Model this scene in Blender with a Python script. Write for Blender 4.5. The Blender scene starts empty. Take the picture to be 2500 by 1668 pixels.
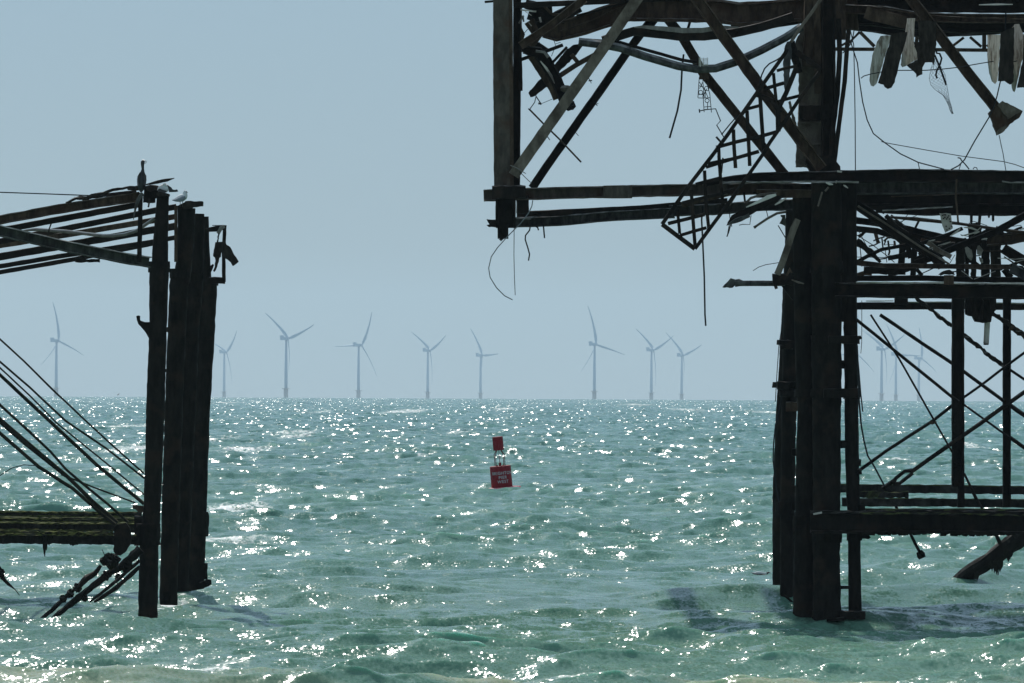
import bpy, math, random
import numpy as np
from mathutils import Vector, Matrix

# ------------------------------------------------------------------ camera
F = 23500.0                      # focal length in pixels of a 2500 px wide frame
W0, H0 = 2500.0, 1668.0
EYE = 5.2
RE = 7430000.0                   # earth radius with refraction
sc = bpy.context.scene
cam_d = bpy.data.cameras.new("camera")
cam_d.sensor_width = 36.0
cam_d.lens = 36.0 * F / W0
cam_d.clip_start = 1.0
cam_d.clip_end = 60000.0
cam = bpy.data.objects.new("camera", cam_d)
sc.collection.objects.link(cam)
PITCH = math.atan((947.5 - 834.0) / F)
ROLL = 0.0052
CM = Matrix.Rotation(math.pi / 2 + PITCH, 4, 'X') @ Matrix.Rotation(ROLL, 4, 'Z')
cam.matrix_world = Matrix.Translation((0, 0, EYE)) @ CM
sc.camera = cam

# ------------------------------------------------------------------ world
SUN_EL, SUN_AZ = math.radians(43), math.radians(-17)     # azimuth from +Y, negative to the left
world = bpy.data.worlds.new("World")
sc.world = world
world.use_nodes = True
nt = world.node_tree
bg = nt.nodes["Background"]
sky = nt.nodes.new("ShaderNodeTexSky")
sky.sky_type = 'NISHITA'
sky.sun_disc = False
sky.sun_elevation = SUN_EL
sky.sun_rotation = SUN_AZ
sky.altitude = 0
sky.air_density = 1.0
sky.dust_density = 0.0
sky.ozone_density = 3.0
tint = nt.nodes.new("ShaderNodeMix"); tint.data_type = 'RGBA'; tint.blend_type = 'MULTIPLY'
tint.inputs[0].default_value = 1.0
tint.inputs[7].default_value = (0.57, 0.70, 0.96, 1.0)      # cool sea haze in the whole sky
nt.links.new(sky.outputs[0], tint.inputs[6])
veil = nt.nodes.new("ShaderNodeMix"); veil.data_type = 'RGBA'
veil.inputs[0].default_value = 0.7                           # summer haze whitens the dome evenly
veil.inputs[7].default_value = (4.35, 5.95, 7.05, 1.0)
nt.links.new(tint.outputs[2], veil.inputs[6])
nt.links.new(veil.outputs[2], bg.inputs[0])
bg.inputs[1].default_value = 0.0765

sun_d = bpy.data.lights.new("sun", 'SUN')
sun_d.energy = 3.6
sun_d.angle = math.radians(0.53)
sun_d.color = (1.0, 0.96, 0.90)
sun = bpy.data.objects.new("sun", sun_d)
sc.collection.objects.link(sun)
SD = Vector((math.sin(SUN_AZ) * math.cos(SUN_EL), math.cos(SUN_AZ) * math.cos(SUN_EL), math.sin(SUN_EL)))
sun.rotation_euler = SD.to_track_quat('Z', 'Y').to_euler()

sc.view_settings.view_transform = 'Standard'
sc.view_settings.look = 'None'
sc.view_settings.exposure = 0.0
sc.view_settings.gamma = 1.0
sc.view_settings.use_curve_mapping = False
sc.cycles.volume_step_rate = 10
sc.cycles.volume_bounces = 0
sc.cycles.max_bounces = 6
sc.cycles.sample_clamp_direct = 0.0
sc.cycles.sample_clamp_indirect = 4.0

# ------------------------------------------------------------------ helpers
def tag(o, label=None, cat=None, group=None, kind=None):
    if label: o['label'] = label
    if cat: o['category'] = cat
    if group: o['group'] = group
    if kind: o['kind'] = kind
    return o

def P(x, y, Y):
    """point of the place that the survey pixel (x, y) shows at distance Y"""
    d = CM.to_3x3() @ Vector(((x - W0 / 2) / F, -(y - H0 / 2) / F, -1.0))
    s = Y / d.y
    return Vector((d.x * s, Y, EYE + d.z * s))

def mesh_obj(name, V, Fc, mat, parent=None, smooth=False):
    me = bpy.data.meshes.new(name)
    off = parent['_loc'] if parent is not None and '_loc' in parent else (0, 0, 0)
    me.from_pydata([(v[0] - off[0], v[1] - off[1], v[2] - off[2]) for v in V], [], Fc)
    if smooth:
        me.polygons.foreach_set('use_smooth', [True] * len(me.polygons))
    me.materials.append(mat)
    me.validate()
    o = bpy.data.objects.new(name, me)
    sc.collection.objects.link(o)
    if parent is not None:
        o.parent = parent
        if '_loc' in parent: o['_loc'] = (0, 0, 0)
        if '_loc' in parent: o['_loc'] = tuple(parent['_loc'])
    return o

def thing(name, label, cat, loc, group=None):
    o = bpy.data.objects.new(name, None)
    o.empty_display_size = 0.3
    sc.collection.objects.link(o)
    o.location = loc
    o['_loc'] = tuple(loc)
    return tag(o, label, cat, group)

class NT:
    """small node-tree helper"""
    def __init__(s, name):
        s.m = bpy.data.materials.new(name); s.m.use_nodes = True
        s.t = s.m.node_tree; s.n = s.t.nodes
        s.b = s.n["Principled BSDF"]
    def node(s, typ, **kw):
        nd = s.n.new(typ)
        for k, v in kw.items():
            if hasattr(nd, k): setattr(nd, k, v)
            else: nd.inputs[k.replace('_', ' ')].default_value = v
        return nd
    def link(s, a, b): s.t.links.new(a, b)
    def noise(s, vec, scale, detail=4.0, rough=0.5, dist=0.0):
        nd = s.n.new("ShaderNodeTexNoise")
        nd.inputs["Scale"].default_value = scale
        nd.inputs["Detail"].default_value = detail
        nd.inputs["Roughness"].default_value = rough
        nd.inputs["Distortion"].default_value = dist
        if vec is not None: s.link(vec, nd.inputs["Vector"])
        return nd.outputs[0]
    def ramp(s, fac, stops):
        nd = s.n.new("ShaderNodeValToRGB")
        while len(nd.color_ramp.elements) < len(stops): nd.color_ramp.elements.new(0.5)
        for e, (p, c) in zip(nd.color_ramp.elements, stops):
            e.position = p
            e.color = (c, c, c, 1) if not hasattr(c, '__len__') else (c[0], c[1], c[2], 1)
        s.link(fac, nd.inputs[0])
        return nd.outputs[0]
    def math(s, op, a, b=None, c=None):
        nd = s.n.new("ShaderNodeMath"); nd.operation = op
        for i, v in enumerate((a, b, c)):
            if v is None: continue
            if isinstance(v, (int, float)): nd.inputs[i].default_value = v
            else: s.link(v, nd.inputs[i])
        return nd.outputs[0]
    def mix(s, fac, a, b):
        nd = s.n.new("ShaderNodeMix"); nd.data_type = 'RGBA'
        for i, v in ((0, fac), (6, a), (7, b)):
            if isinstance(v, (int, float)): nd.inputs[i].default_value = v
            elif isinstance(v, (tuple, list)): nd.inputs[i].default_value = (v[0], v[1], v[2], 1)
            else: s.link(v, nd.inputs[i])
        return nd.outputs[2]
    def mapping(s, vec, scale):
        nd = s.n.new("ShaderNodeMapping")
        nd.inputs["Scale"].default_value = scale
        s.link(vec, nd.inputs["Vector"])
        return nd.outputs[0]

def world_pos(m):
    g = m.n.new("ShaderNodeNewGeometry")
    return g

# ------------------------------------------------------------------ sea
rs = np.random.RandomState(7)
WCOMP = []
def add_waves(n, l0, l1, steep, spread, rs):
    for i in range(n):
        lam = l0 * (l1 / l0) ** ((i + rs.rand()) / n)
        th = math.radians(-90 + 14) + rs.randn() * spread        # travelling to the shore
        k = 2 * math.pi / lam
        WCOMP.append((k * math.cos(th), k * math.sin(th), steep / k * (0.6 + 0.8 * rs.rand()), rs.rand() * 6.283, k))
add_waves(12, 6.0, 17.0, 0.040, 0.30, rs)
add_waves(22, 2.2, 6.0, 0.042, 0.50, rs)
add_waves(30, 0.8, 2.2, 0.042, 0.60, rs)
add_waves(34, 0.3, 0.8, 0.034, 0.8, rs)

# swells read off the photograph: (x, y, half length, width, height)
def at_water(px, py, extra=0.0):
    ang = (py - 947.5 - (px - 1250) * ROLL) / F
    D = 5.2 / ang
    for _ in range(4): D = (EYE - extra) / (ang - D / (2 * RE))
    return ((px - 1250) / F * D, D)
RIDGES = []
def ridge(px, py, halfpx, width, height, tilt=0.0):
    x, D = at_water(px, py)
    RIDGES.append((x, D, halfpx / F * D, width, height, tilt))
ridge(2260, 1432, 300, 2.2, 0.34, 0.02)
ridge(1480, 1372, 240, 2.0, 0.26)
ridge(1330, 1118, 80, 5.0, 0.40)
ridge(930, 1118, 110, 5.0, 0.26)
ridge(880, 1285, 150, 3.0, 0.26)
ridge(1180, 1345, 140, 2.0, 0.20)
ridge(400, 1664, 380, 3.2, 0.17, 0.01)
ridge(1490, 1668, 170, 3.0, 0.2)
ridge(2150, 1672, 420, 3.2, 0.12)
ridge(800, 1442, 120, 2.4, 0.13)

def sea_height(x, y):
    x = np.asarray(x, dtype=np.float64); y = np.asarray(y, dtype=np.float64)
    z = np.zeros_like(x); dx = np.zeros_like(x); dy = np.zeros_like(x)
    # gusts: slow variation of the chop
    g = 0.85 + 0.25 * np.sin(x * 0.11 + 1.0) * np.sin(y * 0.043 + 0.4) + 0.18 * np.sin(x * 0.037 + y * 0.019)
    for kx, ky, a, ph, k in WCOMP:
        q = kx * x + ky * y + ph
        s = np.sin(q); c = np.cos(q)
        if k < 1.1: w = 1.0
        else: w = g
        z += w * a * s
        dx += w * (kx / k) * a * c; dy += w * (ky / k) * a * c
    for rx, ry, hl, wd, h, tl in RIDGES:
        u = (x - rx) / hl
        wob = 0.6 * np.sin(x * 0.9 + rx) + 0.3 * np.sin(x * 2.3 + ry)
        v = (y - ry - tl * (x - rx) - wob) / wd
        z += h * np.exp(-u ** 4) * np.exp(-np.where(v < 0, (v * 1.7) ** 2, v ** 2))
    z = z - (x * x + y * y) / (2 * RE)
    return x + dx, y + dy, z

def sea_z(x, y):
    a, b, z = sea_height(np.array([x]), np.array([y]))
    return float(z[0])

WHITECAPS = [  # px, py, half length px, half height px, strength
    (990, 1007, 36, 4, 1.0), (600, 1104, 48, 5, 1.0), (575, 1250, 70, 7, 1.0), (330, 1103, 60, 6, 1.0),
    (730, 1070, 22, 5, .8), (545, 1080, 20, 4, .7), (560, 985, 20, 4, .6), (720, 1062, 40, 4, .6),
    (1040, 1122, 12, 6, .7), (690, 972, 25, 2, .6), (560, 1335, 90, 6, .6), (2120, 1412, 40, 3, .6),
    (2190, 1135, 40, 3, .5), (1880, 1010, 40, 4, .5), (1230, 1000, 20, 3, .5),
    (1560, 990, 40, 2, .6), (1680, 1003, 30, 3, .6), (330, 1045, 50, 4, .5), (400, 1506, 46, 3, .9), (350, 1503, 30, 2, .6), (425, 1480, 34, 2, .6), (500, 1442, 26, 2, .6), (2000, 1520, 60, 2, .45), (2090, 1516, 26, 2, .6), (1905, 1466, 30, 2, .5),
    (380, 1657, 200, 7, .5), (1480, 1660, 120, 6, .45), (2050, 1668, 160, 5, .25),
    (1860, 1455, 22, 4, .5), (780, 1010, 18, 2, .5), (1120, 1062, 25, 3, .4), (2360, 1095, 30, 4, .5)]

def build_sea():
    ys = [70.0]
    while ys[-1] < 11000:
        D = ys[-1]
        ys.append(D + (0.11 * max(1.0, (D / 170)) ** 1.42 if D > 155 else 0.6))
    ys = np.array(ys)
    nc = 760
    t = np.linspace(-1, 1, nc)
    core = 0.074
    tt = np.concatenate([np.linspace(-0.9, -0.12, 14), t * core, np.linspace(0.12, 0.9, 14)])
    Y, T = np.meshgrid(ys, tt, indexing='ij')
    X = Y * T
    nx, ny = X.shape[1], X.shape[0]
    xx, yy, zz = sea_height(X.ravel(), Y.ravel())
    co = np.stack([xx, yy, zz], axis=1).astype(np.float32)
    # foam
    foam = np.zeros(xx.shape, dtype=np.float32)
    for px, py, hx, hy, st in WHITECAPS:
        cx, cD = at_water(px, py)
        sx = hx / F * cD
        sy = hy / F * cD * cD / EYE
        m = (np.abs(xx - cx) < sx * 2.5) & (np.abs(yy - cD) < sy * 2.5)
        u = (xx[m] - cx) / sx; v = (yy[m] - cD - 0.25 * sy * np.sin((xx[m] - cx) / sx * 2.2)) / sy
        foam[m] = np.maximum(foam[m], st * np.exp(-u ** 4 - v ** 2))
    idx = np.arange(nx * ny).reshape(ny, nx)
    q = np.stack([idx[:-1, :-1], idx[:-1, 1:], idx[1:, 1:], idx[1:, :-1]], axis=-1).reshape(-1, 4)
    me = bpy.data.meshes.new("sea")
    me.vertices.add(co.shape[0]); me.vertices.foreach_set("co", co.ravel())
    nf = q.shape[0]
    me.loops.add(nf * 4); me.loops.foreach_set("vertex_index", q.astype(np.int32).ravel())
    me.polygons.add(nf)
    me.polygons.foreach_set("loop_start", np.arange(0, nf * 4, 4, dtype=np.int32))
    me.polygons.foreach_set("loop_total", np.full(nf, 4, dtype=np.int32))
    me.polygons.foreach_set("use_smooth", np.ones(nf, dtype=bool))
    me.update(calc_edges=True)
    at = me.attributes.new("foam", 'FLOAT', 'POINT')
    at.data.foreach_set("value", foam)
    o = bpy.data.objects.new("sea", me)
    sc.collection.objects.link(o)
    tag(o, kind='structure')
    me.materials.append(sea_material())
    print("sea verts", co.shape[0])
    return o

def sea_material():
    m = NT("sea_water")
    geo = m.n.new("ShaderNodeNewGeometry")
    pos = geo.outputs["Position"]
    sep = m.n.new("ShaderNodeSeparateXYZ"); m.link(pos, sep.inputs[0])
    y = sep.outputs[1]
    # turbid green inshore, bluer outside
    far = m.n.new("ShaderNodeMapRange"); m.link(y, far.inputs[0])
    far.inputs[1].default_value = 190; far.inputs[2].default_value = 1500
    patch = m.noise(m.mapping(pos, (0.05, 0.016, 0.05)), 1.0, 3.0, 0.55)
    pf = m.ramp(patch, [(0.35, 0.0), (0.65, 1.0)])
    near = m.mix(pf, C_SEA_N1, C_SEA_N2)
    farc = m.mix(pf, C_SEA_F1, C_SEA_F2)
    fr = m.math('POWER', far.outputs[0], 0.5)
    body = m.mix(fr, near, farc)
    sand = m.n.new("ShaderNodeMapRange"); m.link(y, sand.inputs[0])
    sand.inputs[1].default_value = 173.4; sand.inputs[2].default_value = 170.5
    sn = m.noise(m.mapping(pos, (0.22, 0.3, 0.2)), 1.0, 3.0)
    sf = m.math('MULTIPLY', sand.outputs[0], m.ramp(sn, [(0.42, 0.0), (0.62, 0.9)]))
    body = m.mix(sf, body, (0.46, 0.48, 0.30))
    # foam, broken up
    at = m.n.new("ShaderNodeAttribute"); at.attribute_name = "foam"
    fn = m.noise(m.mapping(pos, (3.2, 1.2, 3.0)), 1.0, 6.0, 0.7)
    fn2 = m.noise(m.mapping(pos, (11.0, 4.0, 9.0)), 1.0, 4.0, 0.7)
    fm = m.math('MULTIPLY', at.outputs["Fac"], m.ramp(fn, [(0.42, 0.0), (0.62, 1.6)]))
    fm = m.math('MULTIPLY', fm, m.ramp(fn2, [(0.35, 0.15), (0.60, 1.0)]))
    fm = m.math('MINIMUM', m.math('MULTIPLY', fm, 2.1), 1.0)
    col = m.mix(fm, body, (0.78, 0.80, 0.79))
    m.link(col, m.b.inputs["Base Color"])
    m.b.inputs["IOR"].default_value = 1.333
    m.b.inputs["Subsurface Weight"].default_value = 0.4
    m.b.inputs["Subsurface Radius"].default_value = (0.3, 0.55, 0.5)
    m.b.inputs["Subsurface Scale"].default_value = 1.0
    m.link(m.math('ADD', m.math('ADD', m.math('MULTIPLY', fm, 0.6), SEA_ROUGH), m.math('MULTIPLY', fr, 0.03)), m.b.inputs["Roughness"])
    # ripples
    def slope(scale3, sc_, amp, detail=2.0):
        nd = m.n.new("ShaderNodeTexNoise")
        nd.inputs["Scale"].default_value = sc_; nd.inputs["Detail"].default_value = detail
        nd.inputs["Roughness"].default_value = 0.6
        m.link(m.mapping(pos, scale3), nd.inputs["Vector"])
        v = m.n.new("ShaderNodeVectorMath"); v.operation = 'SUBTRACT'
        m.link(nd.outputs["Color"], v.inputs[0]); v.inputs[1].default_value = (0.5, 0.5, 0.5)
        w = m.n.new("ShaderNodeVectorMath"); w.operation = 'MULTIPLY'
        m.link(v.outputs[0], w.inputs[0]); w.inputs[1].default_value = (amp, amp, 0.0)
        return w.outputs[0]
    def vadd(a, b):
        v = m.n.new("ShaderNodeVectorMath"); v.operation = 'ADD'
        m.link(a, v.inputs[0]); m.link(b, v.inputs[1]); return v.outputs[0]
    def vscale(a, f):
        v = m.n.new("ShaderNodeVectorMath"); v.operation = 'SCALE'
        m.link(a, v.inputs[0])
        if isinstance(f, (int, float)): v.inputs["Scale"].default_value = f
        else: m.link(f, v.inputs["Scale"])
        return v.outputs[0]
    s1 = slope((1.0, 0.55, 1.0), 14.0, SL1)
    s2 = slope((1.0, 0.40, 1.0), 2.8, SL2)
    s3 = slope((1.0, 0.30, 1.0), 1.0, SL3, 2.0)
    tot = vadd(vadd(vscale(s1, m.math('SUBTRACT', 1.0, m.math('MULTIPLY', fr, 0.5))), s2), vscale(s3, m.math('ADD', 0.15, fr)))
    tot = vadd(geo.outputs["Normal"], tot)
    nn = m.n.new("ShaderNodeVectorMath"); nn.operation = 'NORMALIZE'; m.link(tot, nn.inputs[0])
    m.link(nn.outputs[0], m.b.inputs["Normal"])
    return m.m

C_SEA_N1 = (0.105, 0.225, 0.153)
C_SEA_N2 = (0.170, 0.315, 0.225)
C_SEA_F1 = (0.062, 0.200, 0.170)
C_SEA_F2 = (0.102, 0.262, 0.222)
SEA_ROUGH = 0.18
SL1, SL2, SL3 = 1.08, 0.60, 2.1
build_sea()

# ------------------------------------------------------------------ haze
def build_haze():
    x0, x1, y0, y1, z0, z1 = -2600, 2600, -60, 17500, -40, 175
    V = [(x0, y0, z0), (x1, y0, z0), (x1, y1, z0), (x0, y1, z0), (x0, y0, z1), (x1, y0, z1), (x1, y1, z1), (x0, y1, z1)]
    Fc = [(0, 3, 2, 1), (4, 5, 6, 7), (0, 1, 5, 4), (1, 2, 6, 5), (2, 3, 7, 6), (3, 0, 4, 7)]
    m = bpy.data.materials.new("sea_haze"); m.use_nodes = True
    t = m.node_tree; t.nodes.remove(t.nodes["Principled BSDF"])
    v = t.nodes.new("ShaderNodeVolumePrincipled")
    v.inputs["Color"].default_value = (0.66, 0.85, 0.96, 1)
    v.inputs["Density"].default_value = HAZE
    v.inputs["Anisotropy"].default_value = 0.28
    t.links.new(v.outputs[0], t.nodes["Material Output"].inputs["Volume"])
    o = mesh_obj("haze", V, Fc, m)
    tag(o, kind='stuff')
HAZE = 0.000042
build_haze()

# ------------------------------------------------------------------ materials
def iron(name, base, vary, top=None, topamt=0.5, rough=0.75, rust=None, scale=2.0, metallic=0.0, streak=True):
    """corroded iron: mottled base, rust patches, upward faces paled for salt, guano and painted-in sunlight"""
    m = NT(name)
    tc = m.n.new("ShaderNodeTexCoord"); geo = m.n.new("ShaderNodeNewGeometry")
    pos = geo.outputs["Position"]
    n1 = m.noise(m.mapping(pos, (1, 1, 0.35 if streak else 1)), scale * 3, 5, 0.65)
    col = m.mix(m.ramp(n1, [(0.38, 0), (0.68, 1)]), base, vary)
    if rust:
        n2 = m.noise(pos, scale * 0.9, 5, 0.6)
        col = m.mix(m.ramp(n2, [(0.52, 0), (0.66, 0.85)]), col, rust)
    if top:
        sep = m.n.new("ShaderNodeSeparateXYZ"); m.link(geo.outputs["True Normal"], sep.inputs[0])
        n3 = m.noise(pos, scale * 1.6, 5, 0.65)
        f = m.math('MULTIPLY', m.ramp(sep.outputs[2], [(0.25, 0), (0.7, 1)]), m.ramp(n3, [(0.5 - 0.2 * topamt, 0), (0.66 - 0.1 * topamt, 1)]))
        col = m.mix(f, col, top)
    m.link(col, m.b.inputs["Base Color"])
    m.b.inputs["Roughness"].default_value = rough
    m.b.inputs["Specular IOR Level"].default_value = 0.06
    n4 = m.noise(pos, scale * 14, 4, 0.7)
    bp = m.n.new("ShaderNodeBump"); bp.inputs["Strength"].default_value = 0.6; bp.inputs["Distance"].default_value = 0.02
    m.link(n4, bp.inputs["Height"]); m.link(bp.outputs[0], m.b.inputs["Normal"])
    return m.m

GUANO = (0.50, 0.47, 0.43)
M = {
 'black': iron("blackened_iron", (0.007, 0.0055, 0.0045), (0.019, 0.015, 0.012), (0.16, 0.14, 0.13), 0.35, rust=(0.035, 0.022, 0.016)),
 'pile': iron("tarred_pile_iron", (0.005, 0.0045, 0.0035), (0.019, 0.016, 0.013), (0.10, 0.09, 0.08), 0.2, rust=(0.030, 0.019, 0.013), scale=1.6),
 'brown': iron("brown_rusted_iron", (0.034, 0.021, 0.014), (0.115, 0.078, 0.054), (0.26, 0.23, 0.20), 0.6, rust=(0.060, 0.030, 0.019)),
 'grey': iron("weathered_grey_iron", (0.105, 0.084, 0.066), (0.215, 0.178, 0.142), (0.36, 0.34, 0.31), 0.8, rust=(0.060, 0.042, 0.032)),
 'drab': iron("drab_weathered_iron", (0.052, 0.042, 0.034), (0.120, 0.098, 0.080), (0.30, 0.27, 0.24), 0.6, rust=(0.075, 0.042, 0.028)),
 'mossface': iron("mossy_front_iron", (0.022, 0.018, 0.013), (0.085, 0.088, 0.026), (0.12, 0.13, 0.035), 1.0, rough=0.9, rust=(0.085, 0.070, 0.058), scale=2.5, streak=False),
 'bluegrey': iron("blue_grey_painted_iron", (0.030, 0.030, 0.030), (0.120, 0.117, 0.110), (0.30, 0.29, 0.28), 0.5, rust=(0.030, 0.024, 0.022)),
 'teal': iron("faded_green_painted_iron", (0.034, 0.038, 0.032), (0.110, 0.118, 0.098), (0.42, 0.39, 0.34), 1.0, rust=(0.030, 0.026, 0.022)),
 'palepipe': iron("dusty_pipe_and_lit_edge", (0.15, 0.135, 0.12), (0.27, 0.245, 0.22), (0.55, 0.52, 0.50), 1.3),
 'pale': iron("bleached_boards_and_lit_edge", (0.58, 0.53, 0.47), (0.74, 0.69, 0.62), (0.70, 0.68, 0.64), 0.5, rust=(0.42, 0.36, 0.30)),
 'sunlit_timber': iron("flaking_sunlit_timber", (0.34, 0.29, 0.23), (0.66, 0.60, 0.53), (0.66, 0.62, 0.56), 0.5, rust=(0.13, 0.09, 0.065), scale=3.0),  # sunlight painted into the narrow sides of the hanging boards
 'dirty_pale': iron("soiled_boards_and_lit_edge", (0.38, 0.34, 0.29), (0.62, 0.56, 0.49), (0.60, 0.57, 0.52), 0.5, rust=(0.10, 0.08, 0.07)),
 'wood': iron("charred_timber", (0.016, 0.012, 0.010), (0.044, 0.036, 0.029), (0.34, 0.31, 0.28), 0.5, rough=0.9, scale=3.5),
 'moss': iron("weed_grown_iron", (0.012, 0.011, 0.010), (0.035, 0.030, 0.027), (0.085, 0.100, 0.030), 1.2, rough=0.9, rust=(0.075, 0.066, 0.058), streak=False),
 'mossrod': iron("slimy_tie_rod_iron", (0.012, 0.012, 0.010), (0.030, 0.028, 0.022), (0.060, 0.062, 0.024), 1.0, rough=0.8, rust=(0.040, 0.032, 0.026)),
 'weed': iron("hanging_seaweed", (0.006, 0.007, 0.004), (0.016, 0.016, 0.009), None, rough=0.6),
 'cable': iron("old_cable_rubber", (0.018, 0.020, 0.022), (0.030, 0.032, 0.036), None, rough=0.7),
 'palecable': iron("grey_cable_rubber", (0.16, 0.17, 0.18), (0.24, 0.25, 0.26), None, rough=0.7),
}
def plain(name, col, rough=0.5, vary=0.15, spec=0.5):
    m = NT(name)
    geo = m.n.new("ShaderNodeNewGeometry")
    n = m.noise(geo.outputs["Position"], 6.0, 4, 0.6)
    c = m.mix(m.ramp(n, [(0.35, 0), (0.7, 1)]), tuple(v * (1 - vary) for v in col), tuple(min(1, v * (1 + vary)) for v in col))
    m.link(c, m.b.inputs["Base Color"]); m.b.inputs["Roughness"].default_value = rough
    m.b.inputs["Specular IOR Level"].default_value = spec
    return m.m

# ------------------------------------------------------------------ solid builders
class Geo:
    def __init__(s): s.V = []; s.F = []
    def add(s, V, Fc):
        o = len(s.V); s.V += [tuple(v) for v in V]; s.F += [tuple(i + o for i in f) for f in Fc]
        return s
    def make(s, name, mat, parent=None, smooth=False):
        return mesh_obj(name, s.V, s.F, mat, parent, smooth)

RND = random.Random(11)

def resample(pts, step):
    """pts: list of (Vector, w, d); subdivide long stretches, keep the corners"""
    out = [pts[0]]
    for (a, wa, da), (b, wb, db) in zip(pts[:-1], pts[1:]):
        n = max(1, min(60, int((b - a).length / step)))
        for i in range(1, n + 1):
            t = i / n
            out.append((a.lerp(b, t), wa + (wb - wa) * t, da + (db - da) * t))
    return out

def sweep(pts, section, jag=0.0, step=0.25, seed=None):
    """sweep a closed section (list of (n, v) in half-size units) along pts; n lies across, v away from the viewer side"""
    r = random.Random(seed if seed is not None else RND.random())
    P_ = resample(pts, step)
    V, Fc = [], []
    m = len(section)
    N = len(P_)
    last = None
    for i, (p, w, d) in enumerate(P_):
        a = P_[max(0, i - 1)][0]; b = P_[min(N - 1, i + 1)][0]
        t = (b - a)
        t = t.normalized() if t.length > 1e-9 else Vector((0, 0, 1))
        v = Vector((0, 1, 0)); v = (v - t * v.dot(t))
        v = v.normalized() if v.length > 1e-4 else Vector((1, 0, 0))
        n = v.cross(t)
        if last is None:
            if n.z < -0.15 or (abs(n.z) <= 0.15 and n.x < 0): n = -n       # n points up (or right)
        elif n.dot(last) < 0: n = -n
        last = n
        for (sn, sv) in section:
            jn = r.uniform(-1, 1) * jag; jv = r.uniform(-1, 1) * jag * 0.6
            V.append(p + n * (sn * w / 2 * (1 + jn)) + v * (sv * d / 2 * (1 + jv)))
    for i in range(N - 1):
        for j in range(m):
            k = (j + 1) % m
            Fc.append((i * m + j, i * m + k, (i + 1) * m + k, (i + 1) * m + j))
    Fc.append(tuple(range(m))); Fc.append(tuple((N - 1) * m + j for j in reversed(range(m))))
    return V, Fc

SEC = {
 # v = -1 faces the beach; chamfered upper front edge catches light
 'box': [(-1, -1), (0.86, -1), (1, -0.8), (1, 1), (-1, 1)],
 'sq': [(-1, -1), (1, -1), (1, 1), (-1, 1)],
 'I': [(-1, -1), (-0.78, -1), (-0.72, -0.25), (0.72, -0.25), (0.78, -1), (1, -0.9), (1, 1), (0.78, 1), (0.72, 0.25), (-0.72, 0.25), (-0.78, 1), (-1, 1)],
 'C': [(-1, -1), (-0.8, -1), (-0.74, 0.6), (0.74, 0.6), (0.80, -1), (1, -0.86), (1, 1), (-1, 1)],
 'L': [(-1, -1), (0.7, -1), (0.78, 0.7), (1, 0.8), (1, 1), (-1, 1)],
}
for _n in (6, 8, 12, 18):
    SEC['r%d' % _n] = [(math.cos(6.28318 * (i + .5) / _n), math.sin(6.28318 * (i + .5) / _n)) for i in range(_n)]
# clustered pile: round with ribs
SEC['rib'] = [(math.cos(6.28318 * i / 24) * (1.0 if i % 3 else 0.86), math.sin(6.28318 * i / 24) * (1.0 if i % 3 else 0.86)) for i in range(24)]

def reg(ox, oy, s):
    return lambda x, y: (ox + x * s, oy + y * s)

def stick(geo, R, s, pts, w, Y, d=None, sec='box', jag=0.0, step=0.25):
    """one member. pts in the coordinates of region R (scale s), w = width there; Y distance or (Y0, Y1)"""
    n = len(pts)
    out = []
    for i, p in enumerate(pts):
        t = i / (n - 1)
        yy = Y if isinstance(Y, (int, float)) else Y[0] + (Y[1] - Y[0]) * t
        ww = p[2] if len(p) > 2 else w
        sx, sy = R(p[0], p[1])
        wm = ww * s / F * yy
        dm = wm if d is None else d
        out.append((P(sx, sy, yy), wm, dm))
    V, Fc = sweep(out, SEC[sec], jag, step)
    return geo.add(V, Fc)

def plate(geo, R, poly, Y, th, tilt=0.0):
    """solid sheet with the given outline; tilt = change of distance per metre to the right"""
    pts = [R(*p) for p in poly]
    area = sum(a[0] * b[1] - b[0] * a[1] for a, b in zip(pts, pts[1:] + pts[:1]))
    if area > 0: pts = pts[::-1]
    cx = sum(p[0] for p in pts) / len(pts)
    fr = [P(p[0], p[1], Y + (p[0] - cx) / F * Y * tilt) for p in pts]
    n = len(fr)
    bk = [v + Vector((0, th, 0)) for v in fr]
    Fc = [tuple(reversed(range(n))), tuple(range(n, 2 * n))]
    for i in range(n):
        j = (i + 1) % n
        Fc.append((i, j, n + j, n + i))
    return geo.add(fr + bk, Fc)

def blob(geo, c, rx, ry, rz, jag=0.15, seed=1, n=10):
    r = random.Random(seed)
    V = [(c[0], c[1], c[2] + rz)]
    for i in range(1, n - 1):
        a = math.pi * i / (n - 1)
        for j in range(n):
            b = 2 * math.pi * j / n
            k = 1 + r.uniform(-jag, jag)
            V.append((c[0] + rx * k * math.sin(a) * math.cos(b), c[1] + ry * k * math.sin(a) * math.sin(b), c[2] + rz * k * math.cos(a)))
    V.append((c[0], c[1], c[2] - rz))
    Fc = [(0, 1 + j, 1 + (j + 1) % n) for j in range(n)]
    for i in range(n - 3):
        for j in range(n):
            a = 1 + i * n + j; b = 1 + i * n + (j + 1) % n
            Fc.append((a, a + n, b + n, b))
    L = len(V) - 1; o = 1 + (n - 3) * n
    Fc += [(L, o + (j + 1) % n, o + j) for j in range(n)]
    return geo.add(V, Fc)

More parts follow.
